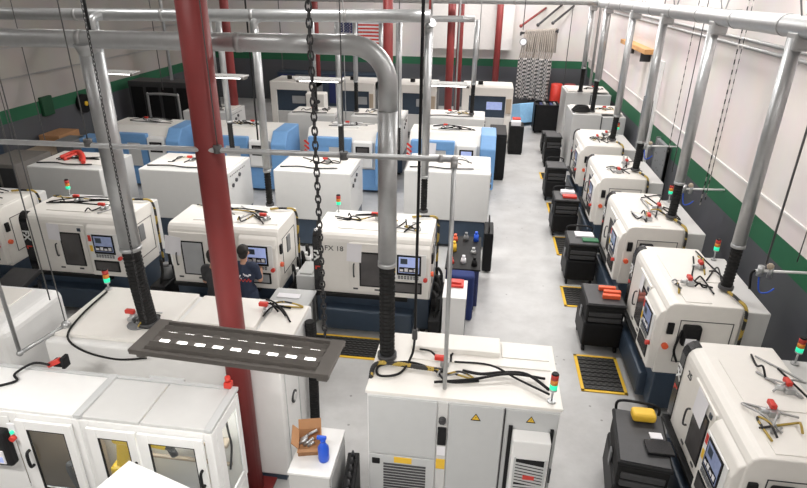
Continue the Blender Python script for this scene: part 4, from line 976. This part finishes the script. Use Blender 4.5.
for i, (px, py, m, c) in enumerate(((70, 140, 'dgrey', 'grey'), (90, 138, 'blue', 'blue'), (112, 140, 'cream', 'cream'))):
    p = at_z(px, py, 1.2)
    loose('tool_crate', '%s crate standing behind the far left grey machine' % c, 'crate', MB().box(p.x-.3, p.x+.3, p.y-.3, p.y+.4, 0, 1.25, .03), m)
loose('upright_board', 'large tan upright panel beside the dark store rack', 'panel', MB().box(-10.95, -10.2, 21.5, 21.7, 0, 2.5, .02), 'beige')

# dark bay behind the portal machines on the left
t = thing('storage_rack', 'long dark store rack along the back wall behind the red columns', 'rack', (-7.6, 28.8, 0))
MB().box(-2.6, 2.6, 0, .8, 0, 1.6, .02).build('cabinet', 'navy', t)
for k in range(6): MB().box(-2.5+.85*k, -1.75+.85*k, -.02, 0, .15, 1.5, .01).build('door', ('bluecart', 'dgrey', 'navy')[k % 3], t)

# ------------------------------------------------------------------ people
def limb(bm_parts, chain_): bm_parts.append(chain_)
def skinned(name, chains, voxel=.012, extra=None, subdiv=2):
    """one continuous surface from tapering chains of (point, radius)"""
    b = MB()
    for ch in chains:
        P = spline([c[0] for c in ch], 5) if len(ch) > 2 else [V(c[0]) for c in ch]
        R = []
        for i in range(len(ch)-1):
            n = 5 if len(ch) > 2 else 1
            for k in range(n): R.append(ch[i][1]+(ch[i+1][1]-ch[i][1])*k/n)
        R.append(ch[-1][1])
        b.ring(P, R, 12)
        b.ball(P[0], R[0], 12); b.ball(P[-1], R[-1], 12)
    for e in (extra or []): b.ball(e[0], e[1], 14, e[2])
    me = bpy.data.meshes.new(name); me.from_pydata(b.v, [], b.f)
    o = bpy.data.objects.new('tmp_body', me); C.objects.link(o)
    bm = bmesh.new(); bm.from_mesh(me); bmesh.ops.remove_doubles(bm, verts=bm.verts, dist=1e-6); bmesh.ops.recalc_face_normals(bm, faces=bm.faces); bm.to_mesh(me); bm.free()
    r = o.modifiers.new('remesh', 'REMESH'); r.mode = 'VOXEL'; r.voxel_size = voxel
    s = o.modifiers.new('smooth', 'SMOOTH'); s.iterations = 3; s.factor = .5
    bpy.context.view_layer.update()
    out = bpy.data.meshes.new_from_object(o.evaluated_get(bpy.context.evaluated_depsgraph_get()))
    bpy.data.objects.remove(o)
    out.polygons.foreach_set('use_smooth', [True]*len(out.polygons)); out.name = name
    return out
def place(name, me, m, parent):
    me.materials.clear(); me.materials.append(M[m]); o = bpy.data.objects.new(name, me); C.objects.link(o); o.parent = parent; return o

def person(label, loc, rz, H, shirt, reach, hairm='hair', print_on=False):
    """standing figure facing local +y with both forearms raised to the machine"""
    k = H/1.78
    t = thing('person', label, 'person', loc, rz); t.scale = (k, k, k)
    sh = 1.45; hip = .93
    chains = []
    chains.append([((0, .0, hip), .125), ((0, -.005, 1.05), .115), ((0, -.01, 1.2), .125), ((0, -.01, 1.34), .13), ((0, -.01, 1.43), .09), ((0, .0, 1.50), .058), ((0, .012, 1.58), .056)])
    extra = [((0, .02, 1.665), .112, (.80, .92, 1.05)), ((0, .045, 1.60), .07, (.85, 1., .8)), ((0, .13, 1.645), .016, (.8, 1.2, 1.3)), ((-.092, .01, 1.65), .028, (.45, .8, 1.2)), ((.092, .01, 1.65), .028, (.45, .8, 1.2)), ((0, .118, 1.605), .018, (1.5, .5, .45)),
             ((-.036, .108, 1.668), .013, (1.2, .6, .7)), ((.036, .108, 1.668), .013, (1.2, .6, .7)),
             ((0, -.005, 1.27), .15, (1.10, .75, 1.2)), ((0, 0, .98), .15, (1.05, .8, .8))]
    arms = []
    for s in (-1, 1):
        S_ = V((s*.17, -.01, 1.415)); E = V((s*.235, .05-.02*s*reach, 1.13)); Wp = V((s*.17, .30+.03*reach*s, 1.19+.06*s*reach))
        chains.append([((s*.06, -.01, 1.42), .07), (S_, .062), ((S_+E)/2, .049), (E, .041), ((E*.45+Wp*.55), .037), (Wp, .026)])
        arms.append((S_, E, Wp))
        d = (Wp-E).normalized(); side = V((s, 0, 0)); upv = side.cross(d).normalized()
        palm = Wp+d*.05
        chains.append([(Wp, .026), (palm, .033), (palm+d*.035, .032)])
        for q, (off, ln) in enumerate(((-.030, .068), (-.010, .078), (.010, .074), (.029, .058))):
            b0 = palm+d*.035+side*off*1.05; b1 = b0+d*ln*.5-V((0, 0, .006)); b2 = b1+d*ln*.42-V((0, 0, .03))
            chains.append([(b0, .0105), (b1, .0095), (b2, .008)])
        th0 = palm-side*s*.02-d*.02; chains.append([(th0, .015), (th0-side*s*.035+d*.03, .011), (th0-side*s*.045+d*.065, .009)])
        chains.append([((s*.085, 0, hip), .095), ((s*.10, .0, .75), .082), ((s*.105, .01, .50), .056), ((s*.105, -.01, .32), .055), ((s*.108, -.015, .10), .04)])
        chains.append([((s*.108, -.03, .05), .042), ((s*.115, .06, .04), .042), ((s*.12, .16, .03), .032)])
    place('body', skinned('body', chains, .009, extra), 'skin', t)
    sc = [[((0, .0, .90), .15), ((0, -.005, 1.05), .135), ((0, -.01, 1.2), .145), ((0, -.01, 1.34), .15), ((0, -.005, 1.435), .095), ((0, .0, 1.465), .07)]]
    for (S_, E, Wp), s in zip(arms, (-1, 1)):
        sc.append([((s*.06, -.01, 1.41), .085), (S_, .075), ((S_+E)/2, .066), (S_*.25+E*.75, .062)])
    place('shirt', skinned('shirt', sc, .012, [((0, -.005, 1.27), .165, (1.15, .80, 1.2)), ((0, 0, .97), .165, (1.08, .82, .8))]), shirt, t)
    pc = []
    for s in (-1, 1): pc.append([((s*.08, 0, .90), .115), ((s*.10, .0, .75), .098), ((s*.105, .01, .50), .075), ((s*.105, -.01, .30), .072), ((s*.108, -.01, .09), .062)])
    place('trousers', skinned('trousers', pc, .012, [((0, 0, .93), .155, (1.08, .85, .75))]), 'denim', t)
    for s in (-1, 1): place('shoe', skinned('shoe', [[((s*.108, -.035, .055), .055), ((s*.115, .06, .05), .052), ((s*.122, .17, .04), .042)]], .012), 'shoe', t)
    place('hair', skinned('hair', [[((0, .02, 1.70), .06), ((0, -.01, 1.69), .06)]], .010, [((0, .0, 1.695), .115, (.86, .98, .98)), ((0, -.03, 1.62), .075, (1., .9, .9))]), hairm, t)
    if print_on:
        g = MB(); gr = random.Random(3)
        for q in range(12):
            x = -.07+.018*q; z = 1.29+gr.uniform(-.045, .045); g.obox(Matrix.Translation((x, -.142, z)) @ rot_y(gr.uniform(-.8, .8)), -.016, .016, -.012, .012, -.009, .009)
        g.build('back_print', 'paper', t, 'white print on the back of the shirt')
        g = MB()
        for q in range(7): g.obox(Matrix.Translation((-.05+.03*q, -.143, 1.20+.025*(q % 2))) @ rot_y(.5*(q % 3-1)), -.014, .014, -.012, .012, -.010, .010)
        g.build('back_print', 'redp', t, 'red print on the back of the shirt')
    return t
person('person in navy tee with white and red back print, standing at the control panel', (-3.80, 8.38, 0), .05, 1.80, 'shirtn', .4, print_on=True)
person('person in dark grey tee half hidden by the red column at the lathe door', (-4.27, 8.22, 0), -.15, 1.76, 'shirtg', -.3)

# ------------------------------------------------------------------ light and camera
wd = bpy.data.worlds.new('world'); S.world = wd; wd.use_nodes = True
wd.node_tree.nodes['Background'].inputs[0].default_value = (.9, .92, 1, 1); wd.node_tree.nodes['Background'].inputs[1].default_value = .3
cam = bpy.data.cameras.new('camera'); co = bpy.data.objects.new('camera', cam); C.objects.link(co); S.camera = co
cam.sensor_fit = 'HORIZONTAL'; cam.sensor_width = 36; cam.lens = FPX*36/807; cam.clip_start = .05; cam.clip_end = 200
X, Y, Z = c2w(V((1, 0, 0))), c2w(V((0, -1, 0))), c2w(V((0, 0, -1)))
co.matrix_world = Matrix(((X.x, Y.x, Z.x, 0), (X.y, Y.y, Z.y, 0), (X.z, Y.z, Z.z, EYE), (0, 0, 0, 1)))
S.view_settings.view_transform = 'Standard'; S.view_settings.look = 'None'; S.view_settings.gamma = 1; S.view_settings.exposure = -0.25; S.view_settings.use_curve_mapping = False
S.cycles.use_denoising = True; S.cycles.max_bounces = 8
